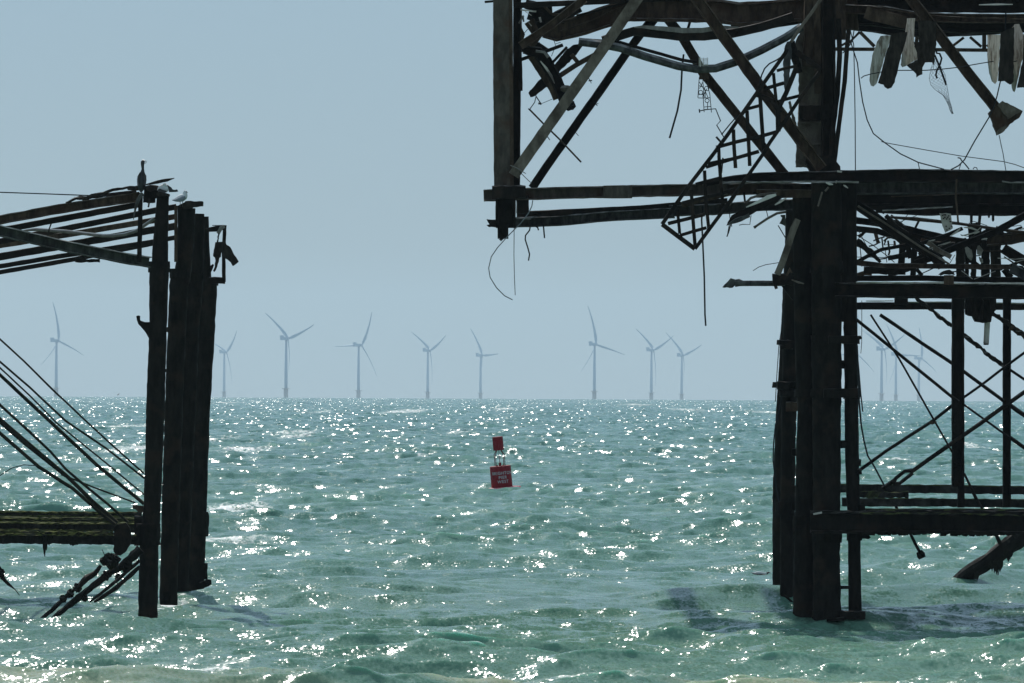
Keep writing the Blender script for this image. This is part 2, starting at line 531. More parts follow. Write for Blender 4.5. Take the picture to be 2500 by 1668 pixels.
def member(parent, name, R, s, pts, w, Y, mat, d=None, sec='box', jag=0.0, step=0.25, smooth=False, label=None):
    if sec[0] != 'r' and jag > 0: jag = jag * 1.5 + 0.02; step = min(step, 0.18)
    pts = [tuple(p) for p in pts]
    for e, f in ((0, 1), (-1, -2)):                     # members that leave the picture carry on beyond it
        sx = R(pts[e][0], pts[e][1])[0]
        if sx < -5 or sx > 2505:
            dx, dy = pts[e][0] - pts[f][0], pts[e][1] - pts[f][1]
            k = 1 + 480 / s / max(1.0, math.hypot(dx, dy))
            pts[e] = (pts[f][0] + dx * k, pts[f][1] + dy * k) + pts[e][2:]
    g = Geo(); stick(g, R, s, pts, w, Y, d, sec, jag, step)
    o = g.make(name, M[mat] if isinstance(mat, str) else mat, parent, smooth)
    if label: o['label'] = label
    return o

def rough(R, poly, amp=1.3, step=6.0, seed=1):
    """corroded outline: extra corners knocked in and out a little (returns survey pixels)"""
    r = random.Random(seed); pts = [R(*p) for p in poly]; out = []
    for a, b in zip(pts, pts[1:] + pts[:1]):
        L = math.hypot(b[0] - a[0], b[1] - a[1]); n = max(1, min(40, int(L / step)))
        for i in range(n):
            t = i / n; k = 0.4 if i == 0 else 1.0
            out.append((a[0] + (b[0] - a[0]) * t + r.uniform(-amp, amp) * k, a[1] + (b[1] - a[1]) * t + r.uniform(-amp, amp) * k))
    return out

def panel(parent, name, R, poly, Y, th, mat, tilt=0.0, label=None):
    g = Geo(); plate(g, S, rough(R, poly, 1.1, 6.0, len(poly) + int(poly[0][0])), Y, th, tilt)
    o = g.make(name, M[mat], parent)
    if label: o['label'] = label
    return o

def loose(name, label, cat, R, s, pts, w, Y, mat, group=None, **kw):
    """a thing of one mesh, its origin at its lower end"""
    low = max(pts, key=lambda p: p[1])
    yy = Y if isinstance(Y, (int, float)) else Y[0]
    loc = P(*R(low[0], low[1]), yy)
    holder = {'_loc': tuple(loc)}
    g = Geo(); stick(g, R, s, pts, w, Y, kw.get('d'), kw.get('sec', 'r6'), kw.get('jag', 0.0), kw.get('step', 0.25))
    g.V = [tuple(Vector(v) - loc) for v in g.V]
    o = g.make(name, M[mat], None, kw.get('smooth', False))
    o.location = loc
    return tag(o, label, cat, group)

def loose_geo(name, label, cat, g, loc, mat, group=None, smooth=False):
    g.V = [tuple(Vector(v) - Vector(loc)) for v in g.V]
    o = g.make(name, M[mat] if isinstance(mat, str) else mat, None, smooth)
    o.location = loc
    return tag(o, label, cat, group)

S = reg(0, 0, 1.0)

# ------------------------------------------------------------------ wind turbines
M['turbine'] = plain("turbine_hazed_grey", (0.33, 0.50, 0.62), 0.5, 0.04)  # bluish albedo makes up for the haze being thin
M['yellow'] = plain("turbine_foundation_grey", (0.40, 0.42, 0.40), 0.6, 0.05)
HUBH, ROTR = 81.0, 56.0
TG = "wind turbines standing along the horizon"
TURB = [  # base x, hub, blade tips, label
 ((137, 968), (143, 832), [(128, 737), (207, 868), (97, 892)], "wind turbine furthest left, one blade straight up, above the slanting tie rods"),
 ((390, 969), (393, 852), [(385, 770), (450, 878), (354, 906)], "wind turbine hidden behind the left piles, only a blade tip showing beside them"),
 ((547, 970), (553, 860), [(579, 807), (520, 839), (567, 938)], "small wind turbine just right of the left piles, one blade up to the right"),
 ((698, 970), (703, 827), [(646, 764), (768, 793), (704, 909)], "tall wind turbine with its blades in a wide Y, second clear of the left piles"),
 ((875, 970), (883, 843), [(908, 762), (816, 846), (921, 921)], "wind turbine with one blade level to the left and one up to the right"),
 ((1044, 971), (1050, 856), [(1003, 810), (1089, 818), (1054, 941)], "wind turbine with blades in a Y, left of the one with a level right blade"),
 ((1173, 973), (1177, 868), [(1148, 802), (1218, 864), (1168, 941)], "short wind turbine with one blade level to the right, almost above the red buoy"),
 ((1451, 974), (1455, 841), [(1435, 747), (1525, 867), (1417, 909)], "tallest turbine in the middle gap, one blade nearly upright, one low to the right"),
 ((1590, 976), (1596, 855), [(1553, 803), (1643, 820), (1600, 945)], "wind turbine left of a close pair, its right blade tip crossing its neighbour's"),
 ((1664, 976), (1668, 868), [(1626, 812), (1712, 842), (1668, 927)], "lower wind turbine right of a close pair, its left blade tip crossing its neighbour's"),
 ((2076, 978), (2080, 853), [(2094, 768), (2132, 908), (2022, 884)], "wind turbine hidden behind the big column, one blade tip showing to its right"),
 ((2152, 979), (2160, 853), [(2107, 806), (2208, 815), (2163, 942)], "wind turbine nearest right of the big column, blades in a wide Y behind the bracing"),
 ((2187, 980), (2191, 866), [(2164, 790), (2247, 869), (2171, 936)], "middle wind turbine of three behind the bracing, a blade level to the right"),
 ((2243, 980), (2250, 875), [(2244, 800), (2284, 909), (2226, 918)], "smallest wind turbine of three behind the bracing, one blade upright"),
]
def ring(c, r, n, axis):
    ax = Vector(axis).normalized()
    u = ax.orthogonal().normalized(); v = ax.cross(u)
    return [Vector(c) + u * (r * math.cos(6.28318 * i / n)) + v * (r * math.sin(6.28318 * i / n)) for i in range(n)]
def lathe(geo, rings, n=14):
    """rings: (centre, radius, axis)"""
    V, Fc = [], []
    for c, r, ax in rings: V += ring(c, r, n, ax)
    for i in range(len(rings) - 1):
        for j in range(n):
            k = (j + 1) % n
            Fc.append((i * n + j, i * n + k, (i + 1) * n + k, (i + 1) * n + j))
    Fc.append(tuple(reversed(range(n)))); Fc.append(tuple((len(rings) - 1) * n + j for j in range(n)))
    return geo.add(V, Fc)
def box(geo, c, ax, ay, az, hx, hy, hz):
    c = Vector(c); V = []
    for sx, sy, sz in [(-1,-1,-1),(1,-1,-1),(1,1,-1),(-1,1,-1),(-1,-1,1),(1,-1,1),(1,1,1),(-1,1,1)]:
        V.append(c + ax * sx * hx + ay * sy * hy + az * sz * hz)
    return geo.add(V, [(0,3,2,1),(4,5,6,7),(0,1,5,4),(1,2,6,5),(2,3,7,6),(3,0,4,7)])

def turbine(base, hub, tips, label):
    # distance at which the hub stands HUBH above the curved sea
    D = 13500.0
    for _ in range(20):
        px = hub[1] - (947.5 + (hub[0] - 1250) * ROLL)
        z = EYE - px / F * D + D * D / (2 * RE)
        D += (HUBH - z) * D / (HUBH + 20)
        D = max(11500, min(16200, D))
    h = P(hub[0], hub[1], D)
    bx = P(base[0], base[1], D).x
    wz = -D * D / (2 * RE)
    yaw = Vector((0.72, 0.69, 0.0))                  # from the nacelle to the hub
    t = thing('wind_turbine', label, 'wind turbine', (bx, D, wz), TG)
    g = Geo(); up = (0, 0, 1)
    tx = bx + 0.0
    lathe(g, [((tx, D, wz + 14), 2.3, up), ((tx, D, wz + 40), 2.05, up), ((tx, D, h.z - 2), 1.45, up)])
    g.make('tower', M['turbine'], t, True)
    g = Geo()
    lathe(g, [((tx, D, wz - 6), 3.0, up), ((tx, D, wz + 13.5), 3.0, up)])
    f = g.make('foundation', M['yellow'], t, True)
    g = Geo(); lathe(g, [((tx, D, wz + 13.6), 5.6, up), ((tx, D, wz + 14.4), 5.6, up)], 12)
    g.make('platform', M['yellow'], t)
    side = Vector((-yaw.y, yaw.x, 0)); z = Vector((0, 0, 1))
    g = Geo(); c = Vector((tx, D, h.z)) - yaw * 3.0
    box(g, c, yaw, side, z, 6.5, 2.0, 2.1)
    n = g.make('nacelle', M['turbine'], t)
    g = Geo(); box(g, Vector((tx, D, h.z)) - yaw * 8.0 + z * 3.2, yaw, side, z, 1.6, 2.4, 1.05)
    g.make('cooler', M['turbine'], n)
    hc = Vector((h.x, D, h.z))
    g = Geo(); lathe(g, [(hc - yaw * 1.8, 1.9, yaw), (hc, 2.0, yaw), (hc + yaw * 1.6, 1.2, yaw), (hc + yaw * 2.4, 0.2, yaw)], 10)
    g.make('hub', M['turbine'], t, True)
    for tp in tips:
        q = P(tp[0], tp[1], D) - hc
        dx, dz = q.x, q.z
        rr = math.hypot(dx, dz)
        if rr > ROTR: pass
        dy = math.sqrt(max(0.0, ROTR ** 2 - rr ** 2))
        dy = min(dy, abs(dx) * 1.05 + 3)
        tip = hc + Vector((dx, -dy if dx > 0 else dy, dz))
        ax = (tip - hc); L = ax.length; a = ax.normalized()
        ch = a.cross(yaw).normalized(); th = a.cross(ch).normalized()
        ch = (ch * 0.85 + th * 0.5).normalized(); th = a.cross(ch).normalized()
        g = Geo(); V, Fc = [], []
        prof = [(0.02, 1.0, 1.0), (0.10, 1.9, 0.6), (0.2, 2.15, 0.4), (0.4, 1.6, 0.26), (0.65, 1.1, 0.18), (0.85, 0.75, 0.14), (1.0, 0.35, 0.1)]
        for (t_, c_, h_) in prof:
            ctr = hc + a * (t_ * L) + yaw * (2.6 * math.sin(math.pi * t_) * 1.0)
            for k in range(8):
                an = 6.28318 * k / 8
                V.append(ctr + ch * (c_ * math.cos(an) - 0.3 * c_) + th * (h_ * math.sin(an)))
        for i in range(len(prof) - 1):
            for k in range(8):
                kk = (k + 1) % 8
                Fc.append((i*8+k, i*8+kk, (i+1)*8+kk, (i+1)*8+k))
        Fc.append(tuple(range(8))); Fc.append(tuple(range(len(V)-1, len(V)-9, -1)))
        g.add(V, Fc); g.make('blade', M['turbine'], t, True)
for a in TURB: turbine(*a)

# ------------------------------------------------------------------ buoy
def buoy():
    red = plain("buoy_red_paint", (0.22, 0.004, 0.012), 0.6, 0.12, 0.15)
    pink = plain("sunlit_pink_collar", (0.72, 0.16, 0.20), 0.6, 0.1)  # pink puts the light on the red collar into its colour
    white = plain("white_lettering", (0.42, 0.39, 0.41), 0.6, 0.1)
    metal = plain("buoy_frame_paint", (0.16, 0.02, 0.03), 0.5, 0.1)
    glass = plain("lantern_housing", (0.45, 0.47, 0.48), 0.3, 0.1)
    D = 486.0
    b = P(1226, 1193, D)
    px = D / F                                       # metres per survey pixel
    t = thing('channel_buoy', "leaning red can buoy with white lettering and a square topmark, afloat in open water", 'buoy', tuple(b))
    R_ = Matrix.Rotation(math.radians(-5.4), 3, 'Y') @ Matrix.Rotation(math.radians(2), 3, 'X')
    def T(x, y, z): return b + R_ @ Vector((x, y, z))
    up = R_ @ Vector((0, 0, 1))
    r = 26 * px; h = 55.5 * px
    g = Geo(); lathe(g, [(T(0,0,-0.35), r*0.9, up), (T(0,0,0.02), r*0.9, up), (T(0,0,0.04), r, up), (T(0,0,h*0.5), r, up), (T(0,0,h-0.02), r, up), (T(0,0,h), r*0.97, up), (T(0,0,h+0.001), r*0.3, up)], 28)
    body = g.make('hull', red, t, True)
    for p in body.data.polygons:
        if abs(p.normal.dot(up)) > 0.8: p.use_smooth = False
    g = Geo(); lathe(g, [(T(0,0,-0.30), r*1.5, up), (T(0,0,-0.08), r*1.78, up), (T(0,0,0.05), r*1.74, up), (T(0,0,0.08), r*1.02, up)], 24)
    o = g.make('float_collar', pink, t, True)
    # topmark
    tb = T(-0.005, 0, h + 38.5 * px); ax = up
    g = Geo(); lathe(g, [(tb, 13.1*px, up), (tb + up*(33*px), 13.1*px, up), (tb + up*(33*px+.004), 3*px, up)], 20)
    tm = g.make('topmark', red, t, False)
    # cage bars
    for k in range(4):
        a = math.radians(45 + 90 * k + 8)
        ca, sa = math.cos(a), math.sin(a)
        g = Geo(); rr = 11.8 * 1.3 * px
        pts = [T(rr*ca, rr*sa, h - 0.02), T(rr*ca*1.0, rr*sa, h + 28*px), T(rr*ca*.5, rr*sa*.5, h + 38.6*px)]
        V, Fc = sweep([(p, 2.1*px, 2.1*px) for p in pts], SEC['r6'], 0, 10); g.add(V, Fc); g.make('cage_bar', metal, t)
    g = Geo(); lathe(g, [(T(0,0,h), 3.2*px, up), (T(0,0,h+8*px), 3.2*px, up)], 10); ln = g.make('lantern_base', red, t, True)
    g = Geo(); lathe(g, [(T(0,0,h+8*px), 1.1*px, up), (T(0,0,h+18*px), 0.9*px, up), (T(0,0,h+18.1*px), 2.2*px, up), (T(0,0,h+24*px), 2.2*px, up), (T(0,0,h+24.1*px), 0.8*px, up), (T(0,0,h+38*px), 0.8*px, up)], 10); g.make('lantern', glass, t, True)
    for sx in (-1, 1):
        g = Geo(); box(g, T(sx*8*px, -0.06, h+1.2*px), R_@Vector((1,0,0)), R_@Vector((0,1,0)), up, 2.4*px, 1.2*px, 1.6*px)
        g.make('lifting_lug', red, t)
    # lettering wrapped on the hull, facing a little to the right
    rot0 = math.radians(9)
    for txt, zc, size in (("BRIGHTON", 0.69, 8.6), ("PIER", 0.50, 8.6), ("WEST", 0.315, 8.6)):
        cu = bpy.data.curves.new("lettering", 'FONT'); cu.body = txt; cu.align_x = 'CENTER'; cu.align_y = 'CENTER'
        cu.size = size * px * 1.18; cu.extrude = 0.0; cu.offset = 0.004; cu.space_character = 1.12
        ob = bpy.data.objects.new("lettering", cu); sc.collection.objects.link(ob)
        dg = bpy.context.evaluated_depsgraph_get()
        me = bpy.data.meshes.new_from_object(ob.evaluated_get(dg))
        bpy.data.objects.remove(ob)
        for v in me.vertices:
            a = v.co.x / r + rot0
            w = T((r + 0.006) * math.sin(a), -(r + 0.006) * math.cos(a), h * zc + v.co.y)
            v.co = w - b
        me.materials.clear(); me.materials.append(white)
        o = bpy.data.objects.new('lettering', me); sc.collection.objects.link(o); o.parent = t
buoy()

# ------------------------------------------------------------------ left pier ruin
R1 = reg(0, 350, .287); R2 = reg(0, 780, .287); R3 = reg(0, 1200, .2984)
s1 = .287; s3 = .2984
DA, DB, DC, DD = 214.0, 221.5, 230, 239.0

lp = thing('pier_ruin', "left ruin of four close black piles with bent girders running off the left edge", 'pier',
           tuple(P(361, 1497, DA)))
def pile(parent, D, low, upper, flange=None, mat='pile', label=None):
    """low: [(x, y, w)] survey pixels from the sea up; upper: narrower head"""
    g = Geo()
    x0, y0, w0 = low[0]
    pts = [(x0 - 2, y0 + 90, w0)] + low
    stick(g, S, 1, pts, 40, D, None, 'r18', 0.05, 0.15)
    o = g.make('pile', M[mat], parent, True)
    if label: o['label'] = label
    if flange:
        for (fx, fy, fw, fh) in flange:
            g = Geo(); stick(g, S, 1, [(fx, fy + fh / 2, fw), (fx, fy - fh / 2, fw)], fw, D, None, 'r12', 0.07, 0.09)
            g.make('collar', M[mat], o)
    if upper:
        g = Geo(); stick(g, S, 1, upper, 40, D, None, 'r12', 0.06, 0.15)
        g.make('pile_head', M[mat], o, True)
    return o
pA = pile(lp, DA, [(361, 1500, 48), (364, 1340, 46), (372, 1230, 42), (379, 1010, 45), (386, 800, 43), (388, 672, 48), (389, 642, 46)],
          [(390, 660, 42), (391, 600, 39), (398, 474, 30)], [(389, 652, 54, 27), (362, 1305, 60, 52), (384, 905, 48, 8)])
pB = pile(lp, DB, [(411, 1475, 44), (417, 1230, 44), (424, 1000, 44), (432, 800, 45), (436, 700, 46), (441, 664, 44)],
          [(445, 690, 40), (452, 600, 40), (456, 508, 44)], [(440, 668, 52, 24), (428, 805, 48, 12)])
pC = pile(lp, DC, [(437, 1456, 46), (446, 1230, 44), (456, 1000, 44), (466, 800, 40), (475, 705, 40), (478, 668, 36)],
          [(478, 690, 34), (483, 620, 30), (486, 522, 26)], [(480, 672, 34, 22)])
pD = pile(lp, DD, [(477, 1436, 42), (484, 1230, 42), (492, 1000, 42), (501, 840, 44), (508, 705, 44), (509, 684, 42)],
          [(505, 690, 24), (503, 600, 17), (502, 529, 15)], [(511, 690, 46, 16), (487, 1280, 46, 60), (484, 1395, 46, 40)])

# broken bracket on the near pile, stub on the far one
panel(pA, 'bracket', reg(60, 700, .2468), [(1105,292),(1122,284),(1142,290),(1140,330),(1152,340),(1190,352),(1250,350),(1250,545),(1222,500),(1200,458),(1160,410),(1124,370),(1112,330)], DA - 0.1, 0.22, 'pile')
g = Geo(); stick(g, R3, s3, [(1640, 770, 60), (1700, 745, 62), (1730, 742, 40)], 50, DD - 0.25, None, 'r8', 0.2, 0.08); g.make('broken_strut', M['pile'], pD)
panel(pB, 'cap_plate', R1, [(1500,540),(1570,500),(1578,492),(1722,492),(1722,530),(1640,540),(1600,556),(1500,560)], DB - 0.3, 0.7, 'wood')
panel(pA, 'cap_plate', R1, [(1330,425),(1355,410),(1380,418),(1440,432),(1438,450),(1332,452)], DA - 0.25, 0.5, 'wood')

# deck girders tilting up to the pile heads
gird = [
    ([(-40, 658), (0, 652), (500, 560), (1190, 452)], 78, DA + 0.6, 'I', 'brown', None),
    ([(-40, 752), (0, 742), (700, 610), (1180, 520)], 52, DA + 1.6, 'box', 'black', None),
    ([(-40, 842), (430, 752), (1320, 572), (1500, 540)], 50, DB, 'box', 'black', None),
    ([(-40, 876), (630, 768), (1310, 655), (1500, 622)], 48, DB + 3, 'box', 'brown', None),
    ([(-40, 972), (780, 830), (1310, 735), (1500, 706)], 62, DC, 'box', 'black', None),
    ([(-40, 1054), (500, 962), (1310, 836), (1500, 800)], 40, DC + 3, 'box', 'black', None),
    ([(-40, 1104), (640, 985), (1310, 850)], 38, DD, 'box', 'black', None)]
for pts, w, D, sec, mt, lb in gird:
    member(lp, 'girder', R1, s1, pts, w, D, mt, 0.22, sec, 0.03, 0.4, label=lb)
member(lp, 'channel_beam', R1, s1, [(-40, 735), (0, 745), (600, 885), (1100, 985), (1275, 1012)], 96, (DA - 1.2, DA - 0.7), 'teal', 0.30, 'C', 0.02, 0.3, label="faded green channel beam sloping down to the nearest pile")
member(lp, 'bent_pipe', R1, s1, [(200, 742, 14), (300, 733), (560, 750), (870, 786), (960, 786), (1060, 775), (1160, 745), (1240, 690), (1312, 640)], 32, DA - 0.5, 'palepipe', None, 'r8', 0.04, 0.2, True, "pale bent pipe lying across the dark girders")
member(lp, 'post', R1, s1, [(1185, 1010), (1192, 700), (1196, 420)], 38, DA - 0.9, 'black', 0.15, 'box', 0.05)
member(lp, 'post', R1, s1, [(1496, 1010), (1496, 530)], 26, DB - 0.4, 'brown', 0.12, 'box', 0.04)
member(lp, 'hook_bar', R1, s1, [(410, 785), (418, 730), (437, 680)], 13, DA - 1.6, 'black', None, 'r6')
panel(lp, 'splice_plate', R1, [(640,985),(845,985),(845,1012),(640,1012)], DA - 0.9, 0.3, 'black')
panel(lp, 'splice_plate', R1, [(1225,385),(1345,375),(1400,440),(1320,470),(1320,505),(1215,505)], DA + 0.3, 0.25, 'black')
# twisted remains of decking on the top girder
member(lp, 'deck_strip', R1, s1, [(575, 506), (640, 470), (720, 470), (780, 440), (880, 425), (960, 395), (1085, 378)], 20, DA + 0.4, 'wood', 0.08, 'box', 0.3, 0.1)
member(lp, 'deck_strip', R1, s1, [(560, 508), (680, 455), (820, 462), (1000, 425), (1160, 405)], 16, DA + 1.0, 'wood', 0.08, 'box', 0.3, 0.1)
member(lp, 'deck_strip', R1, s1, [(700, 478), (900, 440), (1150, 415)], 26, DA + 0.8, 'wood', 0.1, 'box', 0.3, 0.1)
panel(lp, 'deck_board', R1, [(1078,368),(1120,362),(1240,362),(1245,395),(1085,398)], DA + 0.2, 0.3, 'wood')
member(lp, 'splinter', R1, s1, [(1240, 352, 10), (1340, 330, 26), (1420, 312, 26), (1484, 297, 4)], 22, DA - 0.2, 'wood', 0.08, 'box', 0.1, 0.1)
member(lp, 'deck_strip', R1, s1, [(1245, 385), (1320, 378), (1380, 390)], 46, DA + 0.1, 'wood', 0.14, 'box', 0.25, 0.08)
member(lp, 'bent_strip', R1, s1, [(1135, 650, 6), (1150, 560, 18), (1175, 480, 30), (1215, 425, 36)], 24, DA - 1.1, 'bluegrey', 0.03, 'sq', 0.12, 0.1, label="thin pale strip drooping from the top girder")
member(lp, 'deck_strip', R1, s1, [(1262, 545), (1268, 510), (1270, 470)], 14, DA - 0.3, 'wood', 0.05)

# frame at the right of the heads
member(lp, 'bracket_arm', R1, s1, [(1745, 742, 30), (1850, 725, 48), (1905, 712, 40)], 40, DD - 0.5, 'black', 0.12, 'box', 0.08, 0.1)
member(lp, 'bracket_arm', R1, s1, [(1905, 1180), (1902, 900), (1908, 800), (1912, 697)], 30, DD - 0.6, 'black', 0.12, 'box', 0.06, 0.1)
member(lp, 'bracket_arm', R1, s1, [(1780, 1165), (1915, 1168)], 56, DD - 0.5, 'black', 0.2, 'box', 0.08, 0.1)
member(lp, 'bracket_arm', R1, s1, [(1855, 770), (1880, 722), (1910, 705)], 26, DD - 0.75, 'palepipe', 0.06, 'box', 0.2, 0.08)
member(lp, 'bracket_arm', R1, s1, [(1805, 699), (1912, 699)], 6, DD - 0.5, 'black', 0.05)

def sheet(label, poly, Y, tilt, mat='wood'):
    g = Geo(); plate(g, S, rough(R1, poly, 0.8, 5.0, 3), Y, 0.03, tilt)
    x, y = R1(*max(poly, key=lambda p: p[1]))
    return loose_geo('torn_sheet', label, 'torn sheet', g, P(x, y, Y), mat, 'torn sheets hanging beside the left piles')
sheet("narrow torn dark sheet hanging by a chain inside the bracket right of the left piles",
      [(1832,842),(1866,838),(1898,840),(1895,900),(1882,935),(1878,968),(1866,975),(1860,1010),(1848,1050),(1835,1080),(1822,1095),(1812,1085),(1826,1050),(1832,1000),(1828,975),(1812,960),(1818,905)], DD - 1.0, 0.5)
sheet("flared dark sheet blown out to the right of the left piles' bracket",
      [(1893,822),(1912,825),(1928,862),(1958,882),(1985,935),(2032,1008),(1980,1045),(1962,1012),(1935,992),(1908,975),(1885,960)], DD - 1.1, 0.4)
member(lp, 'chain', R1, s1, [(1850, 842), (1856, 800), (1862, 765)], 14, DD - 1.0, 'cable', None, 'r6', 0.5, 0.03)
panel(lp, 'torn_flange', R1, [(1792,1040),(1808,1028),(1822,1035),(1806,1075),(1796,1098),(1788,1090)], DD - 0.7, 0.04, 'black')

# long cable into the ruin from the left
member(lp, 'cable', R1, s1, [(-60, 415), (400, 431), (910, 450)], 11, DA + 0.5, 'cable', None, 'r6')

# ---- tie rods
rods = [([(-60, 108), (0, 168), (200, 352), (440, 590), (700, 835), (960, 1075), (1225, 1312)], 17, DC),
        ([(-60, 315), (0, 360), (250, 575), (560, 865), (900, 1095), (1230, 1352)], 19, DD),
        ([(-60, 355), (0, 412), (260, 655), (480, 880), (640, 1010), (900, 1220), (1225, 1490)], 15, DC + 2),
        ([(-60, 415), (0, 472), (250, 705), (500, 938), (820, 1235), (1225, 1570)], 32, DB),
        ([(-60, 660), (0, 728), (250, 955), (430, 1125), (560, 1275), (690, 1385), (920, 1575), (1090, 1725)], 24, DB - 2),
        ([(-60, 790), (0, 850), (250, 1065), (560, 1325), (790, 1550), (1000, 1730)], 36, DA + 2),
        ([(-60, 905), (0, 968), (330, 1255), (620, 1440), (860, 1650), (980, 1745)], 32, DA),
        ([(-60, 812), (0, 876), (200, 1050), (560, 1335)], 26, DA + 3),
        ([(520, 1320), (600, 1350), (800, 1430), (1150, 1560)], 15, DB + 2)]
for pts, w, D in rods:
    member(lp, 'tie_rod', R2, s1, pts, w, D, 'mossrod', None, 'r8', 0.10, 0.25, True)
member(lp, 'loose_wire', R2, s1, [(-30, 1345), (0, 1328), (100, 1265), (200, 1237), (320, 1246)], 9, DA - 1, 'cable', None, 'r6', 0, 0.1)
panel(lp, 'gusset_plate', R3, [(1085,108),(1170,118),(1170,170),(1130,170),(1112,150),(1086,138)], DA - 0.2, 0.12, 'brown')
member(lp, 'end_plate', R3, s3, [(1100, 320), (1180, 320)], 240, DA + 0.9, 'pile', 0.3, 'box', 0.05)

# ---- weed-hung low cross beams, one per bay
for yc, w, D, mt in [(186, 46, DD, 'moss'), (232, 40, DC, 'moss'), (290, 76, DB, 'moss'), (392, 74, DA + 0.1, 'moss')]:
    xe = 1160 if w != 76 else 1120
    if yc == 392: xe = 1130
    member(lp, 'cross_beam', R3, s3, [(-80, yc - 6), (400, yc), (xe, yc + 4)], w, D, mt, 0.36, 'box', 0.10, 0.10, label="weed-covered cross beam" if yc == 392 else None)
member(lp, 'cross_beam', R3, s3, [(-80, 345), (300, 340), (930, 352)], 26, DA + 0.9, 'moss', 0.4, 'box', 0.35, 0.10)
for y0, w, D in [(172, 12, DD - .3), (205, 14, DD - .35), (226, 10, DC - .3), (247, 12, DC - .32), (262, 9, DB - .3), (318, 14, DB - .35), (335, 18, DA - .2), (352, 12, DA - .28)]:
    member(lp, 'ledge_and_lit_edge', R3, s3, [(-80, y0 - 5), (300, y0), (700, y0 + 5), (1120 if y0 < 300 else 925, y0 + 4)], w, D, 'mossface', 0.12, 'box', 0.5, 0.07)
def weed(parent, R, s, x, y, w, h, D, n, seed, pt=None):
    r = random.Random(seed); g = Geo()
    for i in range(n):
        a = (i + r.random()) / n
        xx = x + (a - .5) * w; hh = h * (0.35 + 0.65 * (1 - abs(a - 0.45) * 1.6) * r.uniform(.6, 1.1))
        stick(g, R, s, [(xx, y - 14, w / n * 2.2), (xx + r.uniform(-6, 6), y + hh * .5, w / n * 2.0), (xx + r.uniform(-8, 8), y + hh, w / n * 0.5)], 8, D + r.uniform(-.1, .1), 0.03, 'r6', 0.3, 0.06)
    return g.make('seaweed', M['weed'], parent)
weed(lp, R3, s3, 375, 350, 95, 130, DA - 0.25, 9, 3)
weed(lp, R3, s3, 364, 430, 22, 125, DA - 0.25, 2, 5)
weed(lp, R3, s3, 600, 428, 60, 18, DA - 0.22, 5, 6)
panel(lp, 'gusset_plate', R3, [(932,300),(960,270),(1030,255),(1060,300),(1075,370),(1062,440),(1020,500),(985,525),(948,520),(930,490)], DA - 0.5, 0.25, 'pile')
# ---- sunken diagonal struts
def lump_chain(name, pts, D, extra):
    g = Geo(); stick(g, R3, s3, pts, 30, D, None, 'r8', 0.22, 0.10)
    for (x, y, r) in extra:
        sx, sy = R3(x, y); c = P(sx, sy, D); rr = r * s3 / F * D
        blob(g, c, rr, rr, rr, 0.3, int(x))
    return g.make(name, M['pile'], lp)
lump_chain('hanging_strut', [(250, 1140, 30), (310, 1072, 30), (420, 975, 40), (520, 880, 34), (610, 800, 30), (660, 765, 50), (710, 710, 56), (780, 665, 42), (825, 605, 26)], DA - 1.6, [(515, 880, 30), (575, 835, 34), (635, 790, 36)])
lump_chain('hanging_strut', [(330, 1130, 36), (390, 1075, 38), (640, 870, 56), (900, 668, 56), (1010, 600, 60), (1150, 470, 90)], DA - 1.1, [(690, 870, 30), (870, 690, 36), (1035, 600, 44)])
lump_chain('hanging_strut', [(730, 905, 14), (790, 862, 28), (950, 735, 30), (1145, 565, 30)], DB - 2, [(1030, 640, 28)])
lump_chain('hanging_strut', [(770, 905, 20), (850, 855, 34), (950, 790, 40), (1145, 615, 34)], DB - 1, [(965, 700, 26)])
lump_chain('strut_knuckle', [(860, 575, 60), (905, 560, 80), (960, 560, 60)], DA - 1.5, [(860, 570, 36), (905, 560, 52), (945, 560, 40)])
weed(lp, R3, s3, 915, 600, 60, 60, DA - 1.7, 6, 8)
member(lp, 'loose_wire', R3, s3, [(835, 475), (860, 530), (905, 600)], 7, DA - 1.9, 'cable', None, 'r6')
member(lp, 'loose_wire', R3, s3, [(955, 600), (975, 650), (960, 720), (955, 790)], 7, DA - 1.9, 'cable', None, 'r6')
lump_chain('hanging_strut', [(-60, 570, 60), (0, 660, 60), (25, 715, 30), (70, 760, 26), (122, 802, 8), (160, 850, 6)], DA - 0.5, [(5, 660, 28), (20, 700, 22)])

# ------------------------------------------------------------------ birds
Zb = reg(310, 380, .0893)
def bird(name, label, cat, segs, Y, matmap, depth_k=0.85, foot=None, group=None):
    """segs: [(x, y, w)] from tail to bill in zoom coordinates: one continuous body"""
    pass
def body_mesh(R, s, segs, Y, dk=0.9):
    g = Geo(); out = []
    for x, y, w in segs:
        sx, sy = R(x, y); wm = w * s / F * Y
        out.append((P(sx, sy, Y), wm, max(0.006, wm * dk)))
    V, Fc = sweep(out, SEC['r12'], 0.0, 0.02); g.add(V, Fc); return g
M['feather_black'] = plain("black_feathers", (0.012, 0.013, 0.016), 0.45, 0.3)
M['feather_brown'] = plain("dark_wing_feathers", (0.040, 0.034, 0.034), 0.6, 0.3)
M['feather_white'] = plain("white_feathers", (0.74, 0.74, 0.74), 0.7, 0.06)
M['feather_grey'] = plain("grey_wing_feathers", (0.20, 0.22, 0.25), 0.7, 0.12)
M['feather_mid'] = plain("pale_grey_feathers", (0.42, 0.43, 0.45), 0.7, 0.1)
M['bill'] = plain("dark_bill", (0.05, 0.045, 0.03), 0.5, 0.2)
def place(root_label, cat, loc, name='bird', group=None):
    return thing(name, root_label, cat, tuple(loc), group)
def part(root, name, g, mat, smooth=True): return g.make(name, M[mat], root, smooth)

